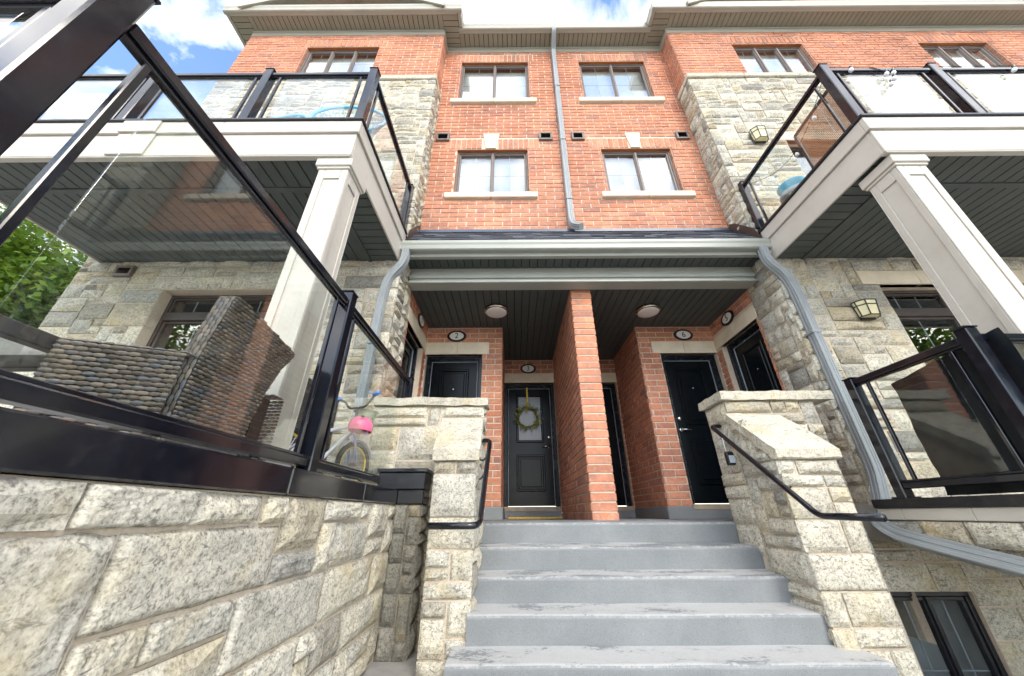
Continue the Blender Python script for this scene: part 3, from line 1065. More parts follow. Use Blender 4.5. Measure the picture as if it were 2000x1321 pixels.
# ---- brick front (both halves)
W3L, W3R = (-1.02, 0.35, 6.90, 8.275), (1.37, 2.72, 6.90, 8.275)
W2L, W2R = (-0.92, 0.275, 4.41, 5.50), (1.50, 2.68, 4.41, 5.50)
ff = front(YF)
for th, x0, x1, w3, w2, key, vents in ((house_l, XL, XC, W3L, W2L, (-0.47, -0.23), ((-1.30, -1.07), (.47, .70))), (house_r, XC, XR, W3R, W2R, (1.98, 2.20), ((1.03, 1.25), (2.83, 3.05)))):
    holes = [w3, w2]
    mb = MB(); wall_sheet(mb, ff, x0, x1, 3.4, ZT + .25, holes)
    mb.build('brick_wall', 'mortar', th)
    blocks = holes + [(w3[0] - .10, w3[1] + .10, w3[3], w3[3] + .262), (w2[0] - .20, w2[1] + .20, w2[3], w2[3] + .266)] + [(a, b, 5.70, 5.895) for a, b in vents]
    blocks += [(w3[0] - .13, w3[1] + .13, w3[2] - .125, w3[2]), (w2[0] - .13, w2[1] + .13, w2[2] - .125, w2[2])]
    lay_bricks(th, ff, x0 + .003, x1 - .003, 3.45, ZT, blocks)
    soldier(th, ff, w3[0] - .10, w3[1] + .10, w3[3] + .006, w3[3] + .255)
    soldier(th, ff, w2[0] - .20, w2[1] + .20, w2[3] + .006, w2[3] + .262, skip=key)
    k0, k1 = key
    mb = MB(); mb.prism([(k0 + .035, w2[3] + .006), (k1 - .035, w2[3] + .006), (k1 + .02, w2[3] + .39), (k0 - .02, w2[3] + .39)], 'y', YF - .022, YF + .02)
    mb.build('keystone', 'limestone', th)
    for a, b in vents:
        vent(th, ff, a, b, 5.70, 5.895)
    for w in (w3, w2):
        reveal_bricks(th, YF, w)
    window(th, ff, *w3, 2, depth=.05, blind=.97 if th is house_l else .80)
    window(th, ff, *w2, 2, depth=.05, blind=1.0 if th is house_l else .93)

# ---- upper bays: brick over stone
fk = front(YK)
WBL = [(-4.01, -2.58, 6.995, 8.20)]
WBR = [(4.31, 5.70, 6.995, 8.20), (7.94, 9.31, 6.995, 8.20)]
for th, x0, x1, wins, side in ((house_l, BAYL, XL, WBL, face_px(XL)), (house_r, XR, BAYR, WBR, face_nx(XR))):
    mb = MB(); wall_sheet(mb, fk, x0, x1, 6.9, ZT + .25, wins)
    s0, s1 = (YK, YF) if side.U.y > 0 else (-YF, -YK)
    wall_sheet(mb, side, s0, s1, 6.9, ZT + .25)
    mb.box(x0, x0 + .02, YK + .005, YF + 6, GZ, ZT) if th is house_l else None
    mb.build('brick_wall', 'mortar', th)
    blocks = wins + [(w[0] - .13, w[1] + .13, w[3], w[3] + .262) for w in wins]
    lay_bricks(th, fk, x0, x1, 6.995, ZT, blocks, phase=.07)
    for w in wins:
        soldier(th, fk, w[0] - .13, w[1] + .13, w[3] + .006, w[3] + .255)
        window(th, fk, *w, 3, depth=.055, sill=False, rows=3, blind={-4.01: .55, 4.31: .75}.get(w[0], 1.0))
        reveal_bricks(th, YK, w)
    lay_bricks(th, side, s0 + .004, s1 - .004, 6.995, ZT, phase=.03)
    # stone band
    n = 4 if th is house_l else 8
    for i in range(n):
        a, b = x0 + (x1 - x0) * i / n, x0 + (x1 - x0) * (i + 1) / n - .004
        if th is house_l and i == n - 1: b = XL + .035
        if th is house_r and i == 0: a = XR - .035
        MB().cbox(a, b, YBU - .045, YK + .09, 6.875, 6.99, .014).build('band_stone', 'capstone', th)
    xs = (XL - .05, XL + .035) if th is house_l else (XR - .035, XR + .05)
    MB().cbox(*xs, YK + .094, YF - .004, 6.875, 6.99, .014).build('band_stone', 'capstone', th)

# ---- stone of the bays
WGL, WGR = (-4.10, -2.50, 0.30, 2.36), (4.28, 5.95, 0.30, 2.37)
BDR = (4.24, 6.2, 3.22, 5.13)
fu, fl = front(YBU), front(YBL)
for th, x0, x1, side, gw, up, sd in ((house_l, BAYL, XL, face_px(XL), WGL, [], 3), (house_r, XR, BAYR, face_nx(XR), WGR, [BDR], 9)):
    e0, e1 = (x0, x1 + .022) if th is house_l else (x0 - .022, x1)
    z0 = GZ if th is house_l else -2.0
    lowholes = [gw]
    mb = MB()
    wall_sheet(mb, fu, x0, x1, 3.0, 6.88, up)
    wall_sheet(mb, fl, x0, x1, z0 if th is house_l else 0.0, 3.1, lowholes)
    lr = (YBU, YF) if side.U.y > 0 else (-YF, -YBU)
    wall_sheet(mb, side, *lr, 2.9, 6.88)
    lr2 = (YBL, 3.86) if side.U.y > 0 else (-3.86, -YBL)
    wall_sheet(mb, side, *lr2, GZ, 3.0)
    mb.build('stone_wall', 'mortar', th)
    lay_stones(th, fu, e0, min(e1, 9.6), 3.15, 6.87, up + ([(BDR[0] - .1, BDR[1] + .1, BDR[3], BDR[3] + .2)] if up else []), seed=sd)
    lint = (gw[0] - .2, gw[1] + .2, gw[3], gw[3] + .19)
    lay_stones(th, fl, e0, min(e1, 9.0), 0.0 if th is house_r else -.1, 3.1, lowholes + ([lint] if th is house_r else [(-4.77, -4.55, 2.54, 2.69)]), seed=sd + 1)
    lay_stones(th, side, lr[0] + .003, lr[1], 3.15, 6.87, seed=sd + 2, maxw=2)
    lay_stones(th, side, lr2[0] + .003, lr2[1], -.07, 2.95, seed=sd + 3, maxw=2)
    if th is house_r:
        lintel(th, fl, *lint, proud=0.02, n=3)
        lintel(th, fu, BDR[0] - .1, BDR[1] + .1, BDR[3], BDR[3] + .2, proud=.02, n=3)
        window(th, fu, *BDR, 2, frame='window_frame_dark', blind=False, cols=1, rows=1, sill=False, dark=True)
    window(th, fl, *gw, 2, depth=.12, frame='window_frame_dark', blind=False, transom=2.06, cols=2, rows=1, sill=True, dark=True)
vent(house_l, fl, -4.77, -4.55, 2.54, 2.69, 'window_frame', 'window_frame_dark')

# basement wall and window below the right bay
BW = (2.92, 3.60, -1.55, -0.56)
mb = MB(); wall_sheet(mb, fl, 2.0, BAYR, -2.0, 0.0, [BW]); mb.build('basement_wall', 'mortar', house_r)
lay_stones(house_r, fl, 2.25, 6.0, -2.0, 0.0, [BW], seed=41)
window(house_r, fl, *BW, 2, depth=.03, frame='black_metal', blind=False, cols=2, rows=2, sill=False, dark=True)

# ---- porch walls and doors
D2 = (-1.335, -0.47, 0.10, 2.195); D6 = (2.27, 3.135, 0.10, 2.195)
D3 = (-0.165, 0.764, 0.10, 2.195); D4 = (1.045, 1.93, 0.10, 2.195)
NX, NX2 = -0.17, 1.96
fd, fdd = front(YD), front(YDD)
for th, d, x0, x1, hx in ((house_l, D2, XL, NX, 1), (house_r, D6, NX2, XR, -1)):
    lin = (d[0] - (.03 if th is house_l else .11), d[1] + (.10 if th is house_l else .015), d[3], d[3] + .205)
    mb = MB(); wall_sheet(mb, fd, x0, x1, 0.0, ZC + .1, [d]); mb.build('porch_wall', 'mortar', th)
    lay_bricks(th, fd, x0 + .003, x1, .08, ZC + .05, [d, lin], base=.075)
    lintel(th, fd, *lin)
    door(th, fd, *d, handle=hx)
for th, d, x0, x1, hx, gl in ((house_l, D3, NX, .77, 1, True), (house_r, D4, 1.03, NX2, -1, False)):
    lin = (x0 + .003, x1 - .003, d[3], d[3] + .19)
    mb = MB(); wall_sheet(mb, fdd, x0, x1, 0.0, ZC + .1, [d]); mb.build('porch_wall', 'mortar', th)
    lay_bricks(th, fdd, x0 + .003, x1 - .003, .08, ZC + .05, [d, lin], base=.075)
    lintel(th, fdd, *lin)
    door(th, fdd, *d, handle=hx, glazed=gl)
MB().cbox(.7645, .7745, YDD - .02, YDD + .05, .08, 2.19, .002).build('caulk_strip', 'threshold', house_l)
# returns beside the far doors
for th, fr in ((house_l, face_px(NX)), (house_r, face_nx(NX2))):
    a, b = (YD, YDD) if fr.U.y > 0 else (-YDD, -YD)
    mb = MB(); wall_sheet(mb, fr, a, b, 0.0, ZC + .1); mb.build('porch_wall', 'mortar', th)
    lay_bricks(th, fr, a + .004, b - .004, .08, ZC + .05, base=.075, phase=.05)
# side walls with doors 1 and 5
for th, fr in ((house_l, face_px(XL - .002)), (house_r, face_nx(XR + .002))):
    sg = 1 if fr.U.y > 0 else -1
    rng = lambda a, b: (a, b) if sg > 0 else (-b, -a)
    a, b = rng(3.86, YD)
    d = (*rng(3.90, 4.74), 0.10, 2.24)
    lin = (*rng(3.86, 4.86), 2.24, 2.43)
    mb = MB(); wall_sheet(mb, fr, a, b, 0.0, ZC + .1, [d]); mb.build('porch_wall', 'mortar', th)
    lay_bricks(th, fr, a, b - .004, .08, ZC + .05, [d, lin], base=.075, phase=.1)
    lintel(th, fr, *lin)
    door(th, fr, *d, handle=-sg)

# ---- pier between the porches
PX0, PX1, PY = 0.770, 1.028, 3.82
MB().box(PX0 + .006, PX1 - .006, PY + .006, YDD, LZ, ZC + .1).build('core', 'mortar', pier)
lay_bricks(pier, front(PY + .006), PX0, PX1, LZ + .004, ZC + .02, base=LZ, stack=True)
lay_bricks(pier, face_nx(PX0 + .006), -YDD + .003, -PY - .003, LZ + .004, ZC + .02, base=LZ)
lay_bricks(pier, face_px(PX1 - .006), PY + .003, YDD - .003, LZ + .004, ZC + .02, base=LZ)

# ---- eaves
def eaves(th, x0, x1, ywall, left_ret=None, right_ret=None):
    z = 8.80
    yo = ywall - .28
    boards(th, 'soffit', x0, x1, yo, ywall + .02, z, 'y', .10, 'eave_soffit', joined=True)
    MB().cbox(x0, x1, yo - .012, yo + .012, z - .016, z + .02, .004).build('soffit_trim', 'eave_metal', th)


def gutter_profile(y, z, h=.15, d=.09):
    """ogee gutter section in (y, z), front towards -Y"""
    return [(y + d, z), (y + .035, z), (y + .018, z + .012), (y + .012, z + h * .5), (y, z + h * .72), (y, z + h), (y + .014, z + h), (y + .014, z + h - .012), (y + d, z + h - .012)]


OV = .30
YE_C, YE_B = YF - .28, YK - .28
for th, x0, x1 in ((house_l, XL + OV, XC), (house_r, XC, XR - OV)):
    boards(th, 'soffit', x0, x1, YE_C, YF + .02, 8.80, 'y', .10, 'eave_soffit', joined=True)
    MB().cbox(x0, x1, YE_C - .01, YE_C + .014, 8.785, 8.815, .004).build('soffit_trim', 'eave_metal', th)
    MB().prism(gutter_profile(YE_C - .095, 8.79, .17, .085), 'x', x0 - .0, x1).build('eave_gutter', 'eave_metal', th)
    xx = (XL, XC) if th is house_l else (XC, XR)
    MB().cbox(xx[0], xx[1], YF - .022, YF + .01, 8.62, 8.798, .006).build('frieze_board', 'eave_metal', th)
    MB().cbox(xx[0], xx[1], YF - .035, YF - .023, 8.74, 8.797, .006).build('frieze_moulding', 'eave_metal', th)
for th, x0, x1 in ((house_l, BAYL - OV, XL + OV), (house_r, XR - OV, BAYR)):
    boards(th, 'soffit', x0 + (OV + .02 if th is house_l else OV), x1 - (OV if th is house_l else 0), YE_B, YK + .02, 8.80, 'y', .10, 'eave_soffit', joined=True)
    MB().cbox(x0, x1, YE_B - .01, YE_B + .014, 8.785, 8.815, .004).build('soffit_trim', 'eave_metal', th)
    MB().prism(gutter_profile(YE_B - .095, 8.79, .17, .085), 'x', x0 - (.09 if th is house_l else -.0) + (-.09 if th is house_r else 0), x1 + (.09 if th is house_l else 0)).build('eave_gutter', 'eave_metal', th)
    MB().cbox(x0 + OV, x1 - (OV if th is house_l else 0), YK - .022, YK + .01, 8.62, 8.798, .006).build('frieze_board', 'eave_metal', th)
    MB().cbox(x0 + OV, x1 - (OV if th is house_l else 0), YK - .035, YK - .023, 8.74, 8.797, .006).build('frieze_moulding', 'eave_metal', th)
    # side returns of the eaves
    if th is house_l:
        sides = ((XL, XL + OV, XL + OV, YE_C), (BAYL - OV, BAYL + .02, BAYL - OV - .0, YF + 3))
    else:
        sides = ((XR - OV, XR, XR - OV, YE_C),)
    for a, b, gx, yend in sides:
        ye = YE_C if yend < 5 else yend
        boards(th, 'soffit', a, b, YE_B + .016, YF if yend < 5 else yend, 8.801, 'x', .10, 'eave_soffit', joined=True)
        out = 1 if gx >= b - .01 else -1
        prof = [(gx + out * (.095 - (p[0] - (0))), p[1]) for p in gutter_profile(0, 8.79, .17, .085)]
        MB().prism(prof, 'y', YE_B - .009, ye - (.096 if yend < 5 else 0)).build('eave_gutter', 'eave_metal', th)
    xs = XL if th is house_l else XR
    sg = 1 if th is house_l else -1
    MB().cbox(xs - .01 * sg, xs + .022 * sg, YK - .02, YF - .024, 8.62, 8.798, .006).build('frieze_board', 'eave_metal', th)

# roofs behind the gutters, with a brick gable over each bay
for th, x0, x1, gc, hw in ((house_l, BAYL - OV, XC, -3.30, 1.95), (house_r, XC, BAYR, 6.9, 3.4)):
    mb = MB()
    mb.quad((x0, YE_C, 8.95), (x1, YE_C, 8.95), (x1, YE_C + 4, 10.6), (x0, YE_C + 4, 10.6))
    a, b = (BAYL - OV, XL + OV) if th is house_l else (XR - OV, BAYR)
    mb.quad((a, YE_B, 8.95), (b, YE_B, 8.95), (b, YE_B + 4, 10.8), (a, YE_B + 4, 10.8))
    mb.build('roof', 'shingle', th)
    zt = 8.95 + hw * .47
    mb = MB(); mb.prism([(gc - hw + .35, 8.93), (gc + hw - .35, 8.93), (gc, zt - .17)], 'y', YK - .02, YK + 3); mb.build('gable', 'brick', th)
    mb = MB()
    for sg in (-1, 1):
        mb.add([(gc, YK - .38, zt), (gc + sg * hw, YK - .38, 8.95), (gc + sg * hw, YK + 3, 8.95), (gc, YK + 3, zt), (gc, YK - .38, zt - .14), (gc + sg * hw, YK - .38, 8.82), (gc + sg * hw, YK + 3, 8.82), (gc, YK + 3, zt - .14)], [(0, 1, 2, 3), (4, 7, 6, 5), (0, 4, 5, 1), (1, 5, 6, 2)])
    mb.build('gable_roof', 'eave_soffit', th)
    mb = MB()
    for sg in (-1, 1):
        mb.prism([(gc, zt + .03), (gc + sg * (hw + .06), 8.95), (gc + sg * (hw + .06), 8.80), (gc, zt - .12)], 'y', YK - .41, YK - .383)
        mb.prism([(gc, zt - .15), (gc + sg * (hw - .20), 8.90), (gc + sg * (hw - .34), 8.90), (gc, zt - .22)], 'y', YK - .05, YK - .022)
    mb.build('rake_board', 'eave_metal', th)

# ---------------------------------------------------------------- porch canopy
canopy = thing('porch_canopy', 'low shingled porch roof with long grey gutter and dark boarded ceiling above the stairs', 'porch roof', (XC, 3.7, ZC))
GX0, GX1 = -1.372, 3.172
YG = 3.26
MB().prism(gutter_profile(YG, 2.885, .125, .10), 'x', GX0, GX1).build('gutter', 'gutter_metal', canopy)
MB().cbox(GX0 + .004, GX1 - .004, YG + .101, YG + .15, 2.84, 3.005, .004).build('fascia', 'gutter_metal', canopy)
MB().cbox(GX0 + .004, GX1 - .004, YG + .15, YG + .175, 2.853, 2.885, .004).build('soffit_trim', 'gutter_metal', canopy)
boards(canopy, 'soffit_board', GX0 + .02, GX1 - .02, YG + .178, 3.64, 2.868, 'y', .105, 'dark_ceiling')
# beam over the porch opening
MB().cbox(XL + .03, XR - .03, 3.64, 3.80, 2.66, 2.90, .006).build('beam', 'gutter_metal', canopy)
MB().cbox(XL + .03, XR - .03, 3.615, 3.639, 2.705, 2.76, .008).build('beam_moulding', 'gutter_metal', canopy)
MB().cbox(XL + .03, XR - .03, 3.60, 3.79, 2.625, 2.658, .008).build('beam_cap', 'gutter_metal', canopy)
boards(canopy, 'ceiling_board', XL + .004, PX0 - .002, 3.802, YD - .002, ZC, 'y', .105, 'dark_ceiling')
boards(canopy, 'ceiling_board', PX1 + .002, XR - .004, 3.802, YD - .002, ZC, 'y', .105, 'dark_ceiling')
boards(canopy, 'ceiling_board', NX + .002, PX0 - .002, YD + .002, YDD - .002, ZC, 'y', .105, 'dark_ceiling')
boards(canopy, 'ceiling_board', PX1 + .002, NX2 - .002, YD + .002, YDD - .002, ZC, 'y', .105, 'dark_ceiling')
# sloping roof, shingles, flashing
RY0, RZ0, RY1, RZ1 = YG + .03, 3.01, YF - .02, 3.615
MB().add([(GX0, RY0, RZ0), (GX1, RY0, RZ0), (GX1, RY1, RZ1), (GX0, RY1, RZ1), (GX0, RY0, RZ0 - .03), (GX1, RY0, RZ0 - .03), (GX1, RY1, RZ1 - .03), (GX0, RY1, RZ1 - .03)], [(0, 1, 2, 3), (4, 7, 6, 5), (0, 4, 5, 1), (1, 5, 6, 2), (2, 6, 7, 3), (3, 7, 4, 0)]).build('roof_deck', 'dark_gap', canopy)
mb = MB(); rows_ = 6
sl = Vector((0, RY1 - RY0, RZ1 - RZ0)); sn = Vector((0, -(RZ1 - RZ0), RY1 - RY0)).normalized()
for r in range(rows_):
    x = GX0 - rnd.uniform(0, .2)
    while x < GX1:
        w = rnd.choice((.14, .17, .2, .25))
        a, b = max(x, GX0), min(x + w - .004, GX1)
        lift = rnd.choice((.006, .012, .016))
        if b - a > .02:
            p0 = Vector((0, RY0, RZ0)) + sl * (r / rows_); p1 = Vector((0, RY0, RZ0)) + sl * ((r + 1.25) / rows_)
            lo, hi = p0 + sn * (lift + .006), p1 + sn * .003
            mb.add([(a, p0.y, p0.z), (b, p0.y, p0.z), (b, lo.y, lo.z), (a, lo.y, lo.z), (b, hi.y, hi.z), (a, hi.y, hi.z)], [(0, 1, 2, 3), (3, 2, 4, 5), (0, 3, 5), (1, 4, 2)])
        x += w
mb.build('shingles', 'shingle', canopy, kind='stuff')
MB().cbox(XL + .01, XR - .01, YF - .028, YF - .010, 3.56, 3.672, .004).build('flashing', 'roof_flashing', canopy)
MB().add([(XL, YF - .03, 3.622), (XR, YF - .03, 3.622), (XR, YF - .085, 3.568), (XL, YF - .085, 3.568)], [(0, 1, 2, 3)]).build('flashing_apron', 'roof_flashing', canopy)
for sx, x in ((1, XL), (-1, XR)):
    MB().prism([(3.30, 3.05), (YF - .03, 3.50), (YF - .03, 3.72), (3.62, 3.62), (3.36, 3.28)], 'x', x + sx * .03, x + sx * .036).build('step_flashing', 'brown_metal', canopy)

# ---------------------------------------------------------------- stairs
stairs = thing('concrete_stairs', 'grey painted concrete staircase with peeling white treads leading up to the porch doors', 'stairs', (0.8, 2.4, GZ))
SY = [3.41, 3.155, 2.922, 2.686, 2.445]
SZ = [LZ - .163 * k for k in range(6)]


def step_prism(y0, y1, z0, z1, x0, x1):
    r = .022
    arc = [(y0 + r - r * math.cos(a), z1 - r + r * math.sin(a)) for a in [math.radians(d) for d in (0, 20, 45, 70, 90)]]
    poly = [(y1, z0), (y0 + .012, z0)] + arc + [(y1, z1 + .012)]
    n = 26
    m = MB()
    for i in range(n):
        a, b = x0 + (x1 - x0) * i / n, x0 + (x1 - x0) * (i + 1) / n
        P = [(a, p[0] + .005 * noise.noise(Vector((a * 3, p[1] * 9, y0))), p[1] + (.004 * noise.noise(Vector((a * 2.5, p[0] * 7, z1))))) for p in poly]
        Q = [(b, p[0] + .005 * noise.noise(Vector((b * 3, p[1] * 9, y0))), p[1] + (.004 * noise.noise(Vector((b * 2.5, p[0] * 7, z1))))) for p in poly]
        k = len(poly)
        m.add(P + Q, [(j, (j + 1) % k, k + (j + 1) % k, k + j) for j in range(k)])
    return m


for k in range(5):
    x0, x1 = (SX0 - .01, SX1 + .01) if k < 4 else (-.375, 2.03)
    y1 = (SY[k - 1] + .03) if k > 0 else 3.9
    m = step_prism(SY[k], y1, SZ[k + 1] + .004, SZ[k], x0, x1)
    m.build('step', 'step_paint', stairs)
MB().box(XL - .05, XR + .05, 3.45, YDD + .05, SZ[1], LZ + .002).build('landing', 'step_paint', stairs)
MB().box(SX0, SX1, 2.6, 3.4, GZ, SZ[4] - .01).build('base', 'concrete', stairs)
for a, b, c, d in ((XL, NX + .03, YD - .03, YD + .01), (NX2 - .03, XR, YD - .03, YD + .01), (NX - .01, PX0, YDD - .03, YDD + .01), (PX1, NX2 + .01, YDD - .03, YDD + .01)):
    MB().cbox(a, b, c, d, LZ, .075, .006).build('curb', 'step_paint', stairs)
MB().cbox(NX - .01, NX + .028, YD + .011, YDD - .031, LZ, .0745, .006).build('curb', 'step_paint', stairs)
MB().cbox(NX2 - .028, NX2 + .01, YD + .011, YDD - .031, LZ, .0745, .006).build('curb', 'step_paint', stairs)

# ---------------------------------------------------------------- cheek walls beside the stairs
cheek_l = thing('stone_cheek_wall', 'narrow stone pillar and parapet with pale caps on the left of the stairs', 'stone wall', (-.45, 3.0, GZ))
PL0, PL1, PLY = -.585, SX0, 2.74
BLKY = 3.27
mb = MB()
mb.box(PL0, PL1, PLY, BLKY, GZ, .36); mb.prism([(PLY, .36), (3.02, .66), (BLKY, .66), (BLKY, .36)], 'x', PL0, PL1)
mb.box(XL + .02, PL1, BLKY, 3.42, GZ, .925)
mb.build('core', 'mortar', cheek_l)
lay_stones(cheek_l, front(PLY), PL0 - .01, PL1 + .012, GZ, .36, seed=5, maxw=2, cu=.14)
lay_stones(cheek_l, face_px(PL1), PLY + .003, 3.42, GZ, .36, seed=6)
lay_stones(cheek_l, face_px(PL1), 3.03, 3.42, .36, .66, seed=7)
lay_stones(cheek_l, face_px(PL1), BLKY + .003, 3.42, .66, .925, seed=8)
lay_stones(cheek_l, front(BLKY), XL + .03, PL1 + .012, GZ, .925, [], seed=12)
o_ = MB().prism([(2.715, .355), (3.00, .675), (3.262, .675), (3.262, .735), (2.975, .735), (2.70, .435), (2.70, .36)], 'x', PL0 - .02, PL1 + .03).build('sloped_cap', 'capstone', cheek_l)
roughen(o_, .05, .009, 3)
o_ = MB().box(XL + .03, PL1 + .045, BLKY - .045, 3.45, .927, 1.0).build('cap', 'capstone', cheek_l)
roughen(o_, .06, .011, 5)

cheek_r = thing('stone_cheek_wall', 'broad stone side wall with sloping cap and parapet on the right of the stairs', 'stone wall', (2.1, 2.6, GZ))
QX0, QX1, QY = SX1, 2.33, 2.66
mb = MB()
mb.prism([(QY, -2.0), (QY, .35), (3.08, .71), (3.08, -2.0)], 'x', QX0, QX1)
mb.box(QX0 + .001, 2.72, 3.081, 3.42, -2.0, .905)
mb.build('core', 'mortar', cheek_r)
fr = face_nx(QX0)
lay_stones(cheek_r, fr, -3.075, -QY - .003, -1.0, .345, seed=14)
lay_stones(cheek_r, fr, -3.075, -2.87, .345, .70, seed=15)
lay_stones(cheek_r, fr, -2.865, -2.72, .345, .50, seed=16, maxw=1)
lay_stones(cheek_r, fr, -3.42, -3.085, -.3, .905, seed=17)
lay_stones(cheek_r, front(QY), QX0 - .022, QX1 + .01, -2.0, .345, seed=18)
lay_stones(cheek_r, front(3.08), QX0 - .012, 2.72, -.6, .905, seed=19)
o_ = MB().prism([(2.625, .345), (2.66, .345), (3.07, .715), (3.07, .785), (2.61, .415), (2.61, .355)], 'x', QX0 - .03, QX1 + .03).build('sloped_cap', 'capstone', cheek_r)
roughen(o_, .05, .009, 8)
o_ = MB().box(QX0 - .05, 2.88, 3.03, 3.44, .907, .985).build('cap', 'capstone', cheek_r)
roughen(o_, .06, .011, 6)

# ---------------------------------------------------------------- left patio
patio_l = thing('raised_patio', 'raised stone patio with glossy black edge band, left of the stairs', 'patio', (-3.0, 1.8, GZ))
WX, WY0, WY1 = -.955, .33, 3.06
mb = MB(); mb.box(-5.3, WX, WY0, WY1, GZ, .07); mb.box(-5.3, -1.2, WY1, 3.34, GZ, .10)
mb.build('core', 'mortar', patio_l)
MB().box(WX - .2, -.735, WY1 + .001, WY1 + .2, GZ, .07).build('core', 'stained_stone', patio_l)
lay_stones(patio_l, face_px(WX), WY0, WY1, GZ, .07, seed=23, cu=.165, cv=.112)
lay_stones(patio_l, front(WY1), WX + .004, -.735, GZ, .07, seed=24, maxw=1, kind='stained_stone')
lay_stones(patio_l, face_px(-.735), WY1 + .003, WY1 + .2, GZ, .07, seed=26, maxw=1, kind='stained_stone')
lay_stones(patio_l, front(WY0), -2.5, WX + .02, GZ, .07, seed=25)
for a, b in ((WY0 - .03, 1.55), (1.552, 2.35), (2.352, WY1 - .03)):
    MB().cbox(-1.02, -.928, a, b, .072, .178, .006).build('edge_band', 'black_gloss', patio_l)
MB().cbox(-.93, -.72, WY1 - .028, WY1 + .19, .071, .176, .006).build('edge_band', 'black_gloss', patio_l)
MB().cbox(-5.3, -.94, WY0 - .03, WY0 + .02, .0735, .1765, .006).build('edge_band', 'black_gloss', patio_l)
MB().box(-5.3, -1.0, WY0 + .02, 3.34, .10, .170).build('deck', 'concrete', patio_l)


def railing(th, P, zf, z_top, posts, panels, axis, x, rail_z, bot_z, post_w=.08, rail_w=.055, mat='black_gloss', end_posts=True, post_tops=None):
    """posts: positions along the axis; panels: (a, b) runs of glass with a picket at either end"""
    def bx(m, a, b, z0, z1, w, c=.006):
        if axis == 'y':
            m.cbox(x - w / 2, x + w / 2, a, b, z0, z1, c)
        else:
            m.cbox(a, b, x - w / 2, x + w / 2, z0, z1, c)
        return m
    for i, p in enumerate(posts):
        zt = z_top if not post_tops else post_tops[i]
        po = bx(MB(), p - post_w / 2, p + post_w / 2, zf, zt - .012, post_w).build('post', mat, th)
        bx(MB(), p - post_w / 2 - .006, p + post_w / 2 + .006, zt - .0115, zt, post_w + .012, .004).build('post_cap', mat, po)
        bx(MB(), p - post_w / 2 - .02, p + post_w / 2 + .02, zf - .002, zf + .012, post_w + .04, .004).build('foot_plate', mat, po)
    for i, (a, b) in enumerate(panels):
        lo, hi = a, b
        r = bx(MB(), lo, hi, rail_z - .045, rail_z, rail_w).build('top_rail', mat, th)
        bx(MB(), lo, hi, rail_z - .062, rail_z - .0455, rail_w * .5, .003).build('glazing_channel', mat, r)
        r = bx(MB(), lo, hi, bot_z, bot_z + .045, rail_w).build('bottom_rail', mat, th)
        bx(MB(), lo, hi, bot_z + .0455, bot_z + .06, rail_w * .5, .003).build('glazing_channel', mat, r)
        for p in (a + .085, b - .085):
            bx(MB(), p - .011, p + .011, bot_z + .046, rail_z - .046, .024, .003).build('picket', mat, th)
        bx(MB(), a + .155, b - .155, bot_z + .05, rail_z - .05, .008, .001).build('glass_pane', 'rail_glass', th)


rl = thing('patio_railing', 'black post and glass railing on the left patio beside the wicker chair', 'railing', (-1.107, 1.8, .17))
railing(rl, None, .17, 1.345, [.432, 1.965, 3.50], [(.475, 1.923), (2.007, 3.458)], 'y', -1.11, 1.275, .222, post_tops=[1.395, 1.345, 1.30])
railing(rl, None, .17, 1.345, [-2.95], [(-2.91, -1.155)], 'x', .432, 1.275, .222)

# ---------------------------------------------------------------- right patio
patio_r = thing('raised_patio', 'shallow right hand patio deck edge with black drip strip, cream board and stone course', 'patio', (4.0, 2.2, -.2))
RX = 2.86
MB().box(RX + .02, 11.0, 1.0, 3.30, -.20, .055).build('deck', 'concrete', patio_r)
MB().cbox(RX - .03, RX + .05, .98, 3.05, .025, .088, .006).build('drip_edge', 'black_metal', patio_r)
for a, b in ((.98, 1.9), (1.903, 2.42), (2.423, 2.86), (2.863, 3.05)):
    MB().cbox(RX - .012, RX + .018, a, b, -.052, .024, .004).build('edge_board', 'cream_board', patio_r)
lay_stones(patio_r, face_nx(RX), -3.05, -.98, -.205, -.054, seed=29, cv=.15)
lay_stones(patio_r, front(.985), RX - .02, 5.0, -.205, .03, seed=30, cv=.12)

rr = thing('patio_railing', 'black railing with dusty glass in front of the black tarp, right patio', 'railing', (2.90, 2.4, .09))
railing(rr, None, .088, 1.03, [2.83, 1.975], [(2.015, 2.79)], 'y', 2.90, 1.005, .150, post_w=.075, post_tops=[1.025, 1.055])
railing(rr, None, .088, 1.03, [3.9], [(2.94, 3.86)], 'x', 1.975, 1.005, .150, post_w=.075, post_tops=[1.055])

# tarp hung behind the right railing
mb = MB()
NU, NVv = 34, 26
def tarp_pt(i, j, k):
    a, b = i / NU, j / NVv
    y = 2.60 - .74 * a + .02 * b
    top = .90 + .11 * a
    z = .10 + (top - .10) * b
    fold = .030 * noise.noise(Vector((a * 3.0 + b * 1.2, b * 2.0, 1.0))) + .018 * noise.noise(Vector((a * 7 + b * 3, b * 6 - a * 3, 4))) + .02 * math.sin(a * 9 + b * 4) * (1 - b)
    y += .03 * (1 - b) * (1 - a)
    return (2.985 + fold + k * .003, y, z)
for k in (0, 1):
    vs = [tarp_pt(i, j, k) for j in range(NVv + 1) for i in range(NU + 1)]
    W = NU + 1
    fs = [(j * W + i, j * W + i + 1, (j + 1) * W + i + 1, (j + 1) * W + i) for j in range(NVv) for i in range(NU)]
    mb.add(vs, fs if k == 0 else [f[::-1] for f in fs])
tp = mb.build('tarp', 'tarp', None, True, fix=False)
tag(tp, 'crumpled black plastic tarp hung behind the right patio glass', 'tarp')

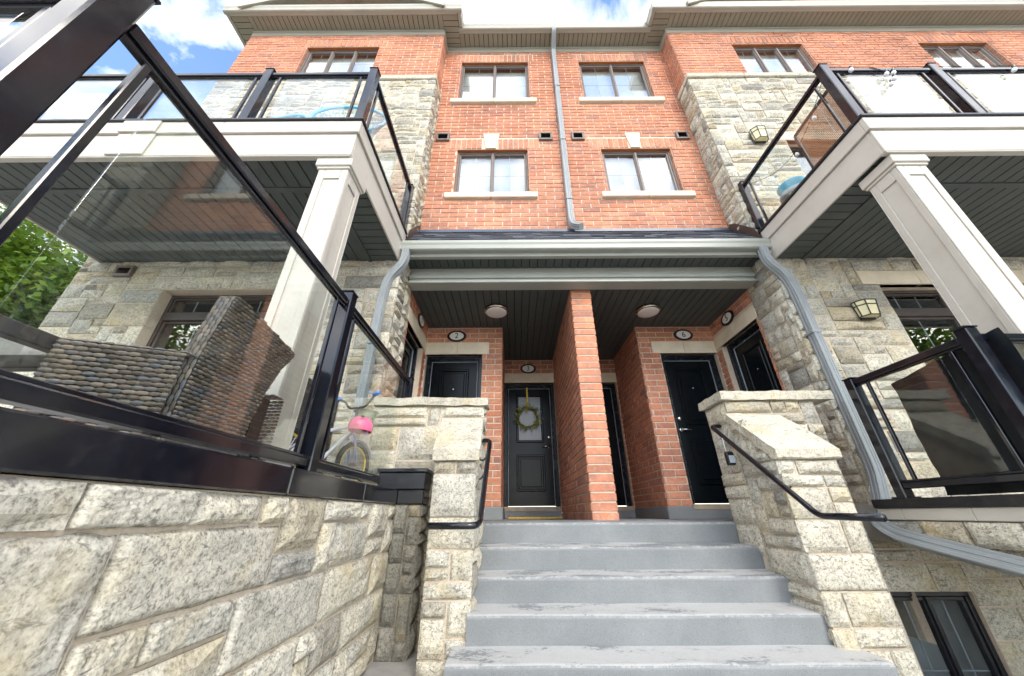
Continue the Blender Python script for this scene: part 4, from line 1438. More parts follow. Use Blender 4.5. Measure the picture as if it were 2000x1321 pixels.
# ---------------------------------------------------------------- balconies
def balcony(th, x0, x1, side_x, inner):
    """deck with two-step cream fascia, black drip edge and boarded ceiling; inner: +1 stair side is x1, -1 stair side is x0"""
    yf, yb = 1.915, 3.335
    MB().box(x0 + .02, x1 - .02, yf + .02, yb, 2.80, 3.165).build('deck', 'dark_gap', th)
    zs = ((2.735, 3.010, 0.0), (3.013, 3.166, -.022))
    for za, zb, off in zs:
        n = 3
        for i in range(n):
            a, b = x0 + (x1 - x0) * i / n, x0 + (x1 - x0) * (i + 1) / n
            a2 = a + (off if i == 0 else .0015); b2 = b - (off if i == n - 1 else .0015)
            MB().cbox(a2, b2, yf + off, yf + .02, za, zb, .004).build('fascia_board', 'cream_board', th)
        for sx, xx in ((-1, x0), (1, x1)):
            p, q = (xx - off * (-sx), xx + sx * -.02) if False else (xx + (-sx) * .02, xx - off * sx * 1.0)
            MB().cbox(min(p, q), max(p, q), yf + .0215, yb, za, zb, .004).build('fascia_board', 'cream_board', th)
    MB().cbox(x0 - .04, x1 + .04, yf - .04, yf + .06, 3.168, 3.196, .005).build('drip_edge', 'black_metal', th)
    for xx in (x0, x1):
        MB().cbox(xx - .04, xx + .04, yf + .061, yb, 3.168, 3.196, .005).build('drip_edge', 'black_metal', th)
    MB().box(x0 + .045, x1 - .045, yf + .065, yb, 3.166, 3.185).build('floor', 'concrete', th)
    # bottom lip of the fascia
    MB().cbox(x0 + .004, x1 - .004, yf + .003, yf + .05, 2.722, 2.734, .003).build('fascia_lip', 'cream_board', th)
    # boarded ceiling with a bordering strip along the stair side and front
    s0, s1 = (x1 - .33, x1 - .03) if inner > 0 else (x0 + .03, x0 + .33)
    boards(th, 'ceiling_board', s0, s1, yf + .06, yb, 2.748, 'x', .105, 'dark_ceiling')
    m0, m1 = (x0 + .03, s0 - .05) if inner > 0 else (s1 + .05, x1 - .03)
    mx = min(m1, 7.5)
    boards(th, 'ceiling_board', m0, mx, yf + .40, yb, 2.752, 'y', .115, 'dark_ceiling')
    boards(th, 'ceiling_board', m0, mx, yf + .06, yf + .34, 2.7485, 'y', .115, 'dark_ceiling')
    b0 = s0 - .05 if inner > 0 else s1
    MB().cbox(b0 + .004, b0 + .046, yf + .06, yb, 2.735, 2.77, .004).build('ceiling_trim', 'dark_ceiling', th)
    MB().cbox(m0, mx, yf + .344, yf + .396, 2.736, 2.77, .004).build('ceiling_trim', 'dark_ceiling', th)


bal_l = thing('balcony', 'cream edged balcony over the left patio with blue chairs on it', 'balcony', (-3.2, 2.6, 2.73))
balcony(bal_l, -5.02, -1.372, -1.372, 1)
MB().cbox(-3.47, -3.15, 1.897, 1.914, 2.738, 3.011, .004).build('fascia_block', 'cream_board', bal_l)
MB().cbox(-3.475, -3.145, 1.875, 1.892, 3.0135, 3.164, .004).build('fascia_block', 'cream_board', bal_l)
bal_r = thing('balcony', 'cream edged balcony over the right patio with a bare dark boarded underside', 'balcony', (6.0, 2.6, 2.73))
balcony(bal_r, 3.172, 11.0, 3.172, -1)

brl = thing('balcony_railing', 'navy black post and clear glass railing around the left balcony with blue chairs', 'railing', (-1.42, 1.97, 3.19))
PB = [-1.42, -2.50, -3.64, -4.78]
railing(brl, None, 3.196, 4.12, PB, [(PB[i + 1] + .04, PB[i] - .04) for i in range(3)], 'x', 1.965, 4.075, 3.215, post_tops=[4.13, 4.13, 4.13, 4.13])
railing(brl, None, 3.196, 4.12, [3.36], [(2.007, 3.318)], 'y', -1.42, 4.075, 3.215, post_tops=[4.10])
brr = thing('balcony_railing', 'black post and glass railing around the right balcony, hung with string lights', 'railing', (3.22, 1.97, 3.19))
PR = [3.22, 4.34, 5.46, 6.6]
railing(brr, None, 3.196, 4.12, PR, [(PR[i] + .04, PR[i + 1] - .04) for i in range(3)], 'x', 1.965, 4.075, 3.215, post_tops=[4.14] * 4)
railing(brr, None, 3.196, 4.12, [3.37], [(2.007, 3.328)], 'y', 3.22, 4.075, 3.215, post_tops=[4.12])


def column(name, label, x0, x1, y0, y1, z0, z1):
    th = thing(name, label, 'column', ((x0 + x1) / 2, (y0 + y1) / 2, z0), 'cream balcony columns')
    MB().cbox(x0 + .012, x1 - .012, y0 + .012, y1 - .012, z0, z1 - .09, .003).build('shaft', 'cream_board', th)
    w = .058
    zt, zb = z1 - .09, z0 + .24

    def fm(nm, *bbs):
        for bb in bbs:
            MB().cbox(*bb, .004).build(nm, 'cream_board', th)
    for yy in ((y0, y0 + .0115), (y1 - .0115, y1)):
        fm('corner_board', (x0, x0 + w, *yy, z0, zt), (x1 - w, x1, *yy, z0, zt))
        fm('panel_rail', (x0 + w + .001, x1 - w - .001, *yy, zt - .13, zt), (x0 + w + .001, x1 - w - .001, *yy, z0, zb))
    for xx in ((x0, x0 + .0115), (x1 - .0115, x1)):
        fm('corner_board', (*xx, y0 + .012, y0 + w, z0, zt), (*xx, y1 - w, y1 - .012, z0, zt))
        fm('panel_rail', (*xx, y0 + w + .001, y1 - w - .001, zt - .13, zt), (*xx, y0 + w + .001, y1 - w - .001, z0, zb))
    MB().cbox(x0 - .028, x1 + .028, y0 - .028, y1 + .028, z1 - .0895, z1, .006).build('capital', 'cream_board', th)
    MB().cbox(x0 - .014, x1 + .014, y0 - .014, y1 + .014, z1 - .115, z1 - .090, .005).build('neck_moulding', 'cream_board', th)
    MB().cbox(x0 - .025, x1 + .025, y0 - .025, y1 + .025, z0, z0 + .16, .006).build('plinth', 'cream_board', th)


column('porch_column', 'cream square column under the left balcony, beside the wicker chair', -1.635, -1.385, 1.965, 2.215, .17, 2.722)
column('porch_column', 'cream square column under the right balcony, beside the right patio railing', 3.245, 3.495, 1.965, 2.215, .088, 2.722)

# ---------------------------------------------------------------- downspouts
SEC = [(-.036, -.046), (-.020, -.046), (-.016, -.041), (-.004, -.041), (0, -.046), (.004, -.046), (.008, -.041), (.018, -.041), (.022, -.046), (.036, -.046), (.041, -.040), (.041, -.022), (.036, -.018), (.036, -.004), (.041, 0), (.041, .018), (.036, .022), (.041, .040), (.036, .046), (-.036, .046), (-.041, .040), (-.041, .022), (-.036, .018), (-.036, .004), (-.041, 0), (-.041, -.018), (-.036, -.022), (-.041, -.040)]


def spout(name, label, pts, sect=SEC, ribs=()):
    th = thing(name, label, 'downspout', pts[-1], 'grey downspouts')
    MB().tube(pts, 1, sect=sect).build('pipe', 'downspout_metal', th)
    for p in ribs:
        MB().cbox(p[0] - .05, p[0] + .05, p[1] - .055, p[1] + .06, p[2] - .015, p[2] + .015, .004).build('bracket', 'downspout_metal', th)
    return th


def smooth_path(pts, r=.05, n=4):
    """round the corners of a polyline"""
    pts = [Vector(p) for p in pts]
    out = [pts[0]]
    for a, b, c in zip(pts, pts[1:], pts[2:]):
        d0, d1 = (a - b), (c - b)
        k0, k1 = min(r, d0.length * .45), min(r, d1.length * .45)
        p, q = b + d0.normalized() * k0, b + d1.normalized() * k1
        for i in range(n + 1):
            t_ = i / n
            out.append(p * (1 - t_) ** 2 + b * 2 * t_ * (1 - t_) + q * t_ ** 2)
    out.append(pts[-1])
    return out


spout('downspout', 'long pale grey downspout running down the middle of the brick front', smooth_path([(XC - .03, YE_C - .05, 8.80), (XC - .03, YE_C - .05, 8.72), (XC - .03, YF - .07, 8.52), (XC - .045, YF - .07, 3.80), (XC - .03, YF - .10, 3.66), (XC + .06, YF - .19, 3.55)], .07, 4), ribs=((XC - .034, YF - .07, 7.2), (XC - .038, YF - .07, 5.6), (XC - .042, YF - .07, 4.2)))
spout('downspout', 'grey downspout down the left stone corner beside the left porch', smooth_path([(-1.30, 3.30, 2.89), (-1.30, 3.30, 2.70), (-1.45, 3.285, 2.45), (-1.47, 3.275, 2.2), (-1.49, 3.275, .18)], .09, 5), ribs=((-1.475, 3.275, 1.6), (-1.485, 3.275, .75)))
spout('downspout', 'grey downspout on the right stone corner that bends out under the patio deck', smooth_path([(3.055, 3.30, 2.89), (3.055, 3.30, 2.68), (3.18, 3.28, 2.46), (3.20, 3.27, 2.2), (3.19, 3.27, .32), (3.03, 3.17, .04), (2.80, 3.03, -.07), (2.79, 2.90, -.155), (2.79, 2.55, -.225), (2.79, 1.6, -.40)], .10, 6), ribs=((3.195, 3.275, 1.7),))

# ---------------------------------------------------------------- handrails on the stairs
def pipe_rail(label, pts, brk):
    th = thing('handrail', label, 'handrail', pts[-1])
    MB().tube(smooth_path(pts, .05, 5), .0185, 12).build('rail', 'black_gloss', th, True)
    for a, b in brk:
        m = MB(); m.tube(smooth_path([a, (Vector(a) + Vector(b)) / 2 - ZV * .05, b], .04, 4), .007, 8)
        m.build('bracket', 'black_metal', th, True)


pipe_rail('black pipe handrail on the left stone pillar of the stairs', [(-.30, 3.12, .575), (-.205, 3.12, .575), (-.205, 2.36, -.045), (-.215, 2.22, -.06), (-.48, 2.22, -.06)], (((-.205, 2.98, .45), (-.29, 2.98, .41)), ((-.205, 2.80, .30), (-.29, 2.80, .25))))
pipe_rail('black pipe handrail with rust marks on the right stone side wall', [(1.935, 3.24, .715), (1.83, 3.24, .715), (1.83, 2.34, -.02), (1.83, 1.94, -.025)], (((1.83, 2.62, .20), (1.925, 2.62, .16)), ((1.83, 3.1, .59), (1.925, 3.1, .55))))

# ---------------------------------------------------------------- house numbers
def digit_mesh(ch, size):
    cu_ = bpy.data.curves.new('digit', 'FONT')
    cu_.body = ch
    cu_.size = size
    cu_.align_x = 'CENTER'; cu_.align_y = 'CENTER'
    cu_.extrude = .0015
    ob = bpy.data.objects.new('digit_tmp', cu_)
    COL.objects.link(ob)
    dg = bpy.context.evaluated_depsgraph_get()
    me = bpy.data.meshes.new_from_object(ob.evaluated_get(dg))
    bpy.data.objects.remove(ob); bpy.data.curves.remove(cu_)
    return me


def number_sign(ch, fr, u, v, label, hw=.150, hh=.098):
    c = fr.pt(u, v, .012)
    th = thing('house_number_sign', label, 'sign', fr.pt(u, v, .012), 'oval house numbers')

    def oval(a, b, d0, d1, nm, mt, n=32):
        P = [fr.pt(u + a * math.cos(2 * math.pi * k / n), v + b * math.sin(2 * math.pi * k / n), d) for d in (d0, d1) for k in range(n)]
        fs = [tuple(range(n - 1, -1, -1)), tuple(range(n, 2 * n))] + [(k, (k + 1) % n, n + (k + 1) % n, n + k) for k in range(n)]
        return MB().add(P, fs).build(nm, mt, th)
    oval(hw, hh, .004, .022, 'rim', 'sign_black')
    oval(hw * .74, hh * .70, .0225, .026, 'plate', 'sign_white')
    me = digit_mesh(ch, .135)
    me.materials.clear(); me.materials.append(MATS['sign_black'])
    ob = bpy.data.objects.new('numeral', me); COL.objects.link(ob)
    ob.parent = th
    X, Y, Z = fr.U, ZV, fr.N
    p = fr.pt(u, v, .0285) - c
    s = .88
    ob.matrix_local = Matrix(((X.x * s, Y.x, Z.x, p.x), (X.y * s, Y.y, Z.y, p.y), (X.z * s, Y.z, Z.z, p.z), (0, 0, 0, 1)))


number_sign('2', fd, -.885, 2.505, 'oval house number 2 above the left front facing door')
number_sign('3', fdd, .29, 2.475, 'oval house number 3 above the door with the wreath')
number_sign('6', fd, 2.69, 2.505, 'oval house number 6 above the right front facing door')
number_sign('5', face_nx(XR + .002), -4.40, 2.54, 'oval house number 5 on the right side wall of the porch')
number_sign('1', face_px(XL - .002), 4.43, 2.54, 'oval house number 1 on the left side wall of the porch')

# ---------------------------------------------------------------- ceiling lights and wall lanterns
for x, y, lb in ((-.235, 4.31, 'round flush ceiling light over the left porch'), (1.97, 4.33, 'round flush ceiling light over the right porch')):
    th = thing('ceiling_light', lb, 'ceiling light', (x, y, ZC), 'porch ceiling lights')
    MB().lathe([(.150, 0), (.172, -.012), (.176, -.045), (.165, -.058), (.150, -.060)], (x, y, ZC - .001), (0, 0, 1), 32).build('ring', 'nickel', th, True)
    MB().lathe([(.149, -.0605), (.146, -.066), (.10, -.073), (.03, -.076)], (x, y, ZC), (0, 0, 1), 32).build('diffuser', 'lamp_glass', th, True)


def lantern(fr, u, v, w, h, label):
    th = thing('wall_lantern', label, 'wall lamp', fr.pt(u, v), 'amber glass wall lanterns')
    d = .13
    outl = [(-w / 2, .03), (-w / 2, .07), (-w / 4, d), (w / 4, d), (w / 2, .07), (w / 2, .03)]
    top, bot = 1.0, .82

    def P(i, z, k=1.0):
        s = (bot + (top - bot) * (z / h))
        a, b = outl[i]
        return fr.pt(u + a * s * k, v + z, b * (s * .9 + .1) * (k if k < 1 else k))
    g = MB()
    n = len(outl)
    g.add([P(i, 0) for i in range(n)] + [P(i, h) for i in range(n)], [(i, i + 1, n + i + 1, n + i) for i in range(n - 1)] + [tuple(range(n)), tuple(range(2 * n - 1, n - 1, -1))])
    g.build('glass_body', 'amber_glass', th)
    b = MB()
    for i in range(n):
        b.tube([P(i, -.004, 1.02), P(i, h + .004, 1.02)], .006, 6)
    for z in (0, h * .70, h):
        b.tube([P(i, z, 1.02) for i in range(n)], .006, 6)
    b.build('cage', 'black_metal', th)
    q0, q1 = fr.pt(u - w * .35, v - .02, .004), fr.pt(u + w * .35, v + h + .02, .03)
    MB().cbox(q0.x, q1.x, q0.y, q1.y, q0.z, q1.z, .005).build('back_plate', 'black_metal', th)


lantern(front(YBL - .02), 3.90, 1.90, .235, .175, 'amber glass wall lantern on stone beside the right ground window')
lantern(front(YBU - .02), 3.80, 5.05, .235, .215, 'amber glass wall lantern on the upper stone wall above the right balcony')

# ---------------------------------------------------------------- wreath, mat, lock box
wr = thing('wreath', 'leafy yellow green wreath on a gold ribbon hung on door 3', 'wreath', (.245, YDD - .03, 1.55))
yw = YDD + .055
mb = MB()
ring = [(.26 + .17 * math.cos(a), yw - .01 * math.sin(3 * a), 1.56 + .18 * math.sin(a)) for a in [2 * math.pi * k / 24 for k in range(24)]]
mb.tube(ring, .010, 6, closed=True)
for k in range(40):
    a = rnd.uniform(0, 2 * math.pi); L = rnd.uniform(.05, .11)
    p = Vector((.26 + .17 * math.cos(a), yw, 1.56 + .18 * math.sin(a)))
    q = p + Vector((math.cos(a + rnd.uniform(-.9, .9)), rnd.uniform(-.3, 0), math.sin(a + rnd.uniform(-.9, .9)))) * L
    mb.tube([p, q], .003, 4)
mb.build('twig_ring', 'twig', wr)
mb = MB()
for k in range(330):
    a = rnd.uniform(0, 2 * math.pi)
    r = .18 + rnd.gauss(0, .03) + (.02 if math.sin(a) < 0 else 0)
    p = Vector((.26 + r * math.cos(a), yw - rnd.uniform(.0, .035), 1.56 + r * math.sin(a)))
    d = Vector((rnd.gauss(0, 1), rnd.gauss(0, .5), rnd.gauss(0, 1))).normalized()
    s = d.cross(Vector((rnd.gauss(0, .5), 1, rnd.gauss(0, .5)))).normalized()
    L = rnd.uniform(.022, .042)
    mb.add([p, p + d * L * .5 + s * L * .26, p + d * L, p + d * L * .5 - s * L * .26], [(0, 1, 2, 3)])
mb.build('leaves', 'wreath_leaf', wr, kind='stuff', fix=False)
MB().cbox(.245, .275, yw + .004, yw + .012, 1.72, 2.12, .002).build('ribbon', 'ribbon', wr)

mt = thing('door_mat', 'flat rust and gold door mat in front of door 3', 'door mat', (.3, 5.75, LZ))
MB().cbox(-.06, .66, 5.45, 5.98, LZ + .003, LZ + .020, .004).build('pile', 'mat_rust', mt)
MB().cbox(-.08, .68, 5.42, 5.449, LZ + .003, LZ + .028, .004).build('border', 'mat_gold', mt)

lk = thing('lock_box', 'small black key lock box hung on the right handrail', 'lock box', (1.83, 3.08, .40))
MB().cbox(1.80, 1.86, 3.055, 3.105, .355, .465, .008).build('body', 'black_metal', lk)
MB().cbox(1.806, 1.854, 3.044, 3.0545, .37, .43, .003).build('keypad', 'grey_tube', lk)
MB().tube([(1.815, 3.08, .465), (1.815, 3.08, .575), (1.83, 3.08, .60), (1.845, 3.08, .575), (1.845, 3.08, .465)], .005, 6).build('shackle', 'chrome', lk)

# ---------------------------------------------------------------- planter box
pb = thing('planter_box', 'black planter box at the end of the left patio beside the stone pillar', 'planter', (-.92, 3.05, .18))
MB().cbox(-1.10, -.715, 3.02, 3.235, .178, .305, .006).build('body', 'black_metal', pb)
MB().cbox(-1.115, -.70, 3.005, 3.245, .306, .335, .006).build('lid', 'black_gloss', pb)

# ---------------------------------------------------------------- wicker chairs
def weave(mb, fn, nu, nv, thick, clip=None):
    """over-under strands: short bulging lozenges in running bond on the surface fn(a, b) -> (point, normal)"""
    for j in range(nv):
        off = .5 if j % 2 else 0
        for i in range(-1, nu):
            a0, a1 = (i + off) / nu - .06 / nu, (i + off + 1) / nu + .06 / nu
            lo_, hi_ = clip((j + .5) / nv) if clip else (0, 1)
            a0, a1 = max(a0, lo_), min(a1, hi_)
            if a1 - a0 < .2 / nu:
                continue
            b0, b1 = j / nv, (j + .93) / nv
            bm_ = (b0 + b1) / 2
            pts = []
            for a, lift, wd in ((a0, 0.0, .35), (a0 + (a1 - a0) * .28, 1.0, .95), (a0 + (a1 - a0) * .72, 1.0, .95), (a1, 0.0, .35)):
                for b, l2 in ((bm_ - (bm_ - b0) * wd, .05), (bm_, 1.0), (bm_ + (b1 - bm_) * wd, .05)):
                    p, n = fn(a, b)
                    pts.append(p + n * (thick * (.2 + .8 * lift) * l2))
            mb.add(pts, [(k * 3 + r, k * 3 + r + 1, k * 3 + r + 4, k * 3 + r + 3) for k in range(3) for r in range(2)])


def wicker_chair(name, label, y0, y1, xb, xf, z0, arm, top, back_poly, skew=0.0):
    """seen from behind: backrest at xb (towards the stairs), seat running to xf; arms at y0 and y1"""
    th = thing(name, label, 'chair', ((xb + xf) / 2, (y0 + y1) / 2, z0), 'woven resin patio chairs')
    # backrest: polygon in (y, z) with a front and a back
    bx = xb
    ys = [p[0] for p in back_poly]; zs = [p[1] for p in back_poly]
    MB().prism(back_poly, 'x', bx - .075, bx).build('backrest', 'leather_dark', th)

    def edges(z):
        xs = []
        n = len(back_poly)
        for i in range(n):
            (ya, za), (yb, zb) = back_poly[i], back_poly[(i + 1) % n]
            if (za <= z < zb) or (zb <= z < za):
                xs.append(ya + (yb - ya) * (z - za) / (zb - za))
        return (min(xs), max(xs)) if len(xs) >= 2 else (y0, y0)
    zlo, zhi = min(zs) + .002, max(zs) - .004

    def fb(a, b):
        z = zlo + (zhi - zlo) * b
        return Vector((bx + .001, min(ys) + (max(ys) - min(ys)) * a, z)), Vector((1, 0, 0))

    def cl(b):
        e = edges(zlo + (zhi - zlo) * b)
        return (e[0] - min(ys)) / (max(ys) - min(ys)), (e[1] - min(ys)) / (max(ys) - min(ys))
    m = MB(); weave(m, fb, int((max(ys) - min(ys)) / .036), int((zhi - zlo) / .017), .012, cl)
    m.build('back_weave', 'wicker', th, True, 'stuff', False)

    def fe(a, b):                                # near edge of the backrest
        z = zlo + (zhi - zlo) * a
        e = edges(z)
        return Vector((bx - .075 * b, e[0] - .001, z)), Vector((0, -1, 0))
    m = MB(); weave(m, fe, 16, 4, .009); m.build('edge_weave', 'wicker', th, True, 'stuff', False)
    for nm, yy, sg in (('arm', y0, -1), ('arm', y1, 1)):
        a0_, a1_ = (yy, yy + .085) if sg < 0 else (yy - .085, yy)
        sk = skew if sg < 0 else 0.0
        MB().prism([(xf, a0_ + sk), (bx - .08, a0_), (bx - .08, a1_), (xf, a1_ + sk)], 'z', z0, arm).build(nm, 'leather_dark', th)

        def fa(a, b, yy=yy, sg=sg, sk=sk):
            return Vector((xf + (bx - .002 - xf) * a, yy + sk * (1 - a) + sg * .001, z0 + .01 + (arm - z0 - .012) * b)), Vector((0, sg, 0))
        m = MB(); weave(m, fa, max(4, int((bx - xf) / .034)), int((arm - z0) / .018), .012)
        m.build('arm_weave', 'wicker', th, True, 'stuff', False)

        def ft(a, b, a0_=a0_, a1_=a1_, sk=sk):
            return Vector((xf + (bx - .002 - xf) * a, a0_ + sk * (1 - a) + (a1_ - a0_) * b, arm + .001)), Vector((0, 0, 1))
        m = MB(); weave(m, ft, max(4, int((bx - xf) / .034)), 5, .009)
        m.build('arm_weave', 'wicker', th, True, 'stuff', False)
    MB().cbox(xf + .02, bx - .08, y0 + .09, y1 - .09, z0 + .12, z0 + .30, .01).build('seat', 'leather_dark', th)
    MB().cbox(xf + .02, bx - .09, y0 + .095, y1 - .095, z0 + .301, z0 + .40, .03).build('cushion', 'grey_tube', th)
    for yy in (y0 + .04, y1 - .04):
        for xx in (xf + .04, bx - .04):
            MB().cbox(xx - .02, xx + .02, yy - .02, yy + .02, .171, z0 + .012, .004).build('foot', 'black_metal', th)


wicker_chair('wicker_chair', 'grey brown woven resin armchair with its back to the left patio glass', 1.225, 1.86, -1.265, -1.62, .215, .565, .90,
             [(1.265, .215), (1.265, .40), (1.275, .58), (1.32, .885), (1.345, .905), (1.82, .835), (1.83, .815), (1.755, .70), (1.70, .56), (1.66, .40), (1.64, .215)], skew=-.13)
wicker_chair('wicker_chair', 'woven resin chair mostly hidden behind the left cream column', 2.36, 2.92, -1.50, -1.95, .215, .56, .92,
             [(2.38, .215), (2.38, .90), (2.90, .90), (2.90, .215)])

# side table with a paper bag and a white tub, far left
st = thing('side_table', 'low dark side table with glass top at the left end of the wicker armchair', 'table', (-2.05, 1.0, .17), None)
for xx in (-2.42, -1.66):
    for yy in (.88, 1.28):
        MB().cbox(xx - .02, xx + .02, yy - .02, yy + .02, .171, .52, .004).build('leg', 'leather_dark', st)
for a, b, c, d in ((-2.45, -1.63, .85, .90), (-2.45, -1.63, 1.26, 1.31), (-2.45, -2.40, .901, 1.259), (-1.68, -1.63, .901, 1.259)):
    MB().cbox(a, b, c, d, .521, .575, .005).build('rim', 'leather_dark', st)
MB().box(-2.398, -1.682, .902, 1.258, .55, .558).build('glass_top', 'window_glass', st)
MB().cbox(-2.40, -1.68, .95, 1.21, .26, .28, .005).build('shelf', 'leather_dark', st)
bg = MB().add([(-1.98, 1.0, .2805), (-1.76, 1.0, .2805), (-1.76, 1.12, .2805), (-1.98, 1.12, .2805), (-1.96, 1.02, .47), (-1.79, 1.00, .49), (-1.78, 1.10, .46), (-1.97, 1.11, .50)], [(0, 1, 2, 3), (4, 5, 6, 7), (0, 1, 5, 4), (1, 2, 6, 5), (2, 3, 7, 6), (3, 0, 4, 7)]).build('paper_bag', 'paper_bag')
roughen(bg, .05, .012, 2)
tag(bg, 'crumpled brown paper bag on the side table shelf', 'bag')
tb = MB().lathe([(.06, 0), (.075, .07), (.08, .085), (.07, .085), (.055, .01)], (-2.10, 1.03, .281), (0, 0, 1), 20).build('white_tub', 'white_plastic', None, True)
tag(tb, 'small white plastic tub beside the paper bag', 'tub')

# ---------------------------------------------------------------- child's bicycle, basket and helmet on the left patio
bike = thing('child_bicycle', 'small white and violet child bicycle with blue grips on the left patio', 'bicycle', (-1.33, 2.75, .17))
WF, WR = Vector((-1.25, 2.84, .345)), Vector((-1.45, 2.28, .345))
bd = (WF - WR).normalized(); bs = bd.cross(ZV).normalized()
for c, nm in ((WF, 'front_wheel'), (WR, 'rear_wheel')):
    def circ(r, c=c, n=28):
        return [c + bd * (r * math.cos(2 * math.pi * k / n)) + ZV * (r * math.sin(2 * math.pi * k / n)) for k in range(n)]
    ty = MB().tube(circ(.155), .020, 8, closed=True).build(nm, 'rubber', bike, True)
    MB().tube(circ(.130), .009, 6, closed=True).build('rim', 'bike_yellow', ty, True)
    sp = MB()
    for k in range(16):
        a = 2 * math.pi * k / 16
        sp.tube([c + bs * (.012 if k % 2 else -.012), c + bd * (.13 * math.cos(a)) + ZV * (.13 * math.sin(a))], .0012, 4)
    sp.tube([c - bs * .03, c + bs * .03], .012, 8)
    sp.build('spokes', 'chrome', ty)
hd = WF - bd * .07 + ZV * .33
st_ = WR + bd * .20 + ZV * .27
bb = WR + bd * .27 - ZV * .02
fm = MB()
fm.tube([hd - ZV * .07, bb], .014, 8); fm.tube([hd - ZV * .05, st_ - ZV * .10], .013, 8); fm.tube([st_, bb], .013, 8)
fm.tube([st_ - ZV * .08, WR + bs * .03], .008, 6); fm.tube([st_ - ZV * .08, WR - bs * .03], .008, 6); fm.tube([bb, WR + bs * .03], .008, 6); fm.tube([bb, WR - bs * .03], .008, 6)
fm.build('frame', 'bike_white', bike, True)
fk_ = MB(); fk_.tube([hd, hd - ZV * .10, hd - ZV * .13 + bs * .035, WF + bs * .035], .010, 8); fk_.tube([hd - ZV * .10, hd - ZV * .13 - bs * .035, WF - bs * .035], .010, 8)
fk_.build('fork', 'bike_violet', bike, True)
hb_ = MB(); hb_.tube(smooth_path([hd, hd + ZV * .10, hd + ZV * .10 + bs * .08, hd + ZV * .17 + bs * .14, hd + ZV * .19 + bs * .23 - bd * .05], .03, 3), .009, 8)
hb_.tube(smooth_path([hd + ZV * .10, hd + ZV * .10 - bs * .08, hd + ZV * .17 - bs * .14, hd + ZV * .19 - bs * .23 - bd * .05], .03, 3), .009, 8)
hb_.build('handlebar', 'rubber', bike, True)
for sg in (1, -1):
    MB().tube([hd + ZV * .183 + bs * (.17 * sg) - bd * .02, hd + ZV * .19 + bs * (.24 * sg) - bd * .055], .016, 8).build('grip', 'bike_blue', bike, True)
sd_ = MB(); sd_.lathe([(.01, .0), (.075, .012), (.085, .03), (.06, .05), (.01, .055)], st_ + ZV * .03, (0, 0, 1), 16)
sd_.build('saddle', 'bike_violet', bike, True)
MB().tube([st_, st_ + ZV * .04], .010, 6).build('seat_post', 'chrome', bike)
pe = MB(); pe.tube([bb - bs * .06, bb + bs * .06], .01, 6); pe.tube([bb + bs * .06, bb + bs * .06 + bd * .07 - ZV * .05], .006, 6); pe.tube([bb - bs * .06, bb - bs * .06 - bd * .07 + ZV * .05], .006, 6)
pe.build('crank', 'chrome', bike)
gd = MB(); gd.tube([WF + bd * (.185 * math.cos(a)) + ZV * (.185 * math.sin(a)) for a in [math.radians(d) for d in range(20, 150, 12)]], 1, sect=[(-.025, 0), (.025, 0), (.025, .004), (-.025, .004)])
gd.build('mudguard', 'bike_white', bike)
bk = thing('bike_basket', 'straw basket on the child bicycle handlebar', 'basket', hd + bd * .10)
mb = MB(); mb.lathe([(.065, 0), (.075, .04), (.085, .10), (.092, .13), (.088, .13), (.07, .04), (.06, .008)], hd + bd * .11 - ZV * .03, (0, 0, 1), 18)
mb.build('bowl', 'basket_straw', bk, True)
MB().tube([hd + bd * .11 + ZV * .095 + Vector((.093 * math.cos(a), .093 * math.sin(a), 0)) for a in [2 * math.pi * k / 20 for k in range(20)]], .008, 6, closed=True).build('basket_rim', 'basket_straw', bk, True)
hc = Vector((-1.16, 2.65, .60))
hl = thing('bike_helmet', 'pink child helmet hanging on the handlebar behind the left patio glass', 'helmet', hc)
mb = MB(); vs, fs = [], []
for j in range(10):
    th_ = math.pi * .62 * j / 9
    for k in range(20):
        ph = 2 * math.pi * k / 20
        r = 1 + .05 * math.cos(6 * ph) * math.sin(th_)
        vs.append(hc + Vector((.085 * r * math.sin(th_) * math.cos(ph), .115 * r * math.sin(th_) * math.sin(ph), .085 * math.cos(th_) - .01)))
for j in range(9):
    for k in range(20):
        fs.append((j * 20 + k, j * 20 + (k + 1) % 20, (j + 1) * 20 + (k + 1) % 20, (j + 1) * 20 + k))
mb.add(vs, fs).build('shell', 'helmet_pink', hl, True)
mb = MB()
for k in range(6):
    a = 2 * math.pi * k / 6
    p = hc + Vector((.072 * math.cos(a), .098 * math.sin(a), .045))
    mb.lathe([(.012, 0), (.010, .003)], p + Vector((.006 * math.cos(a), .006 * math.sin(a), .006)), (math.cos(a), math.sin(a), 1), 8)
mb.build('air_vents', 'rubber', hl)
MB().tube([hc + Vector((.06, 0, -.03)), hc + Vector((.04, 0, -.12)), hc + Vector((-.04, 0, -.12)), hc + Vector((-.06, 0, -.03))], .004, 6).build('strap', 'bike_violet', hl)

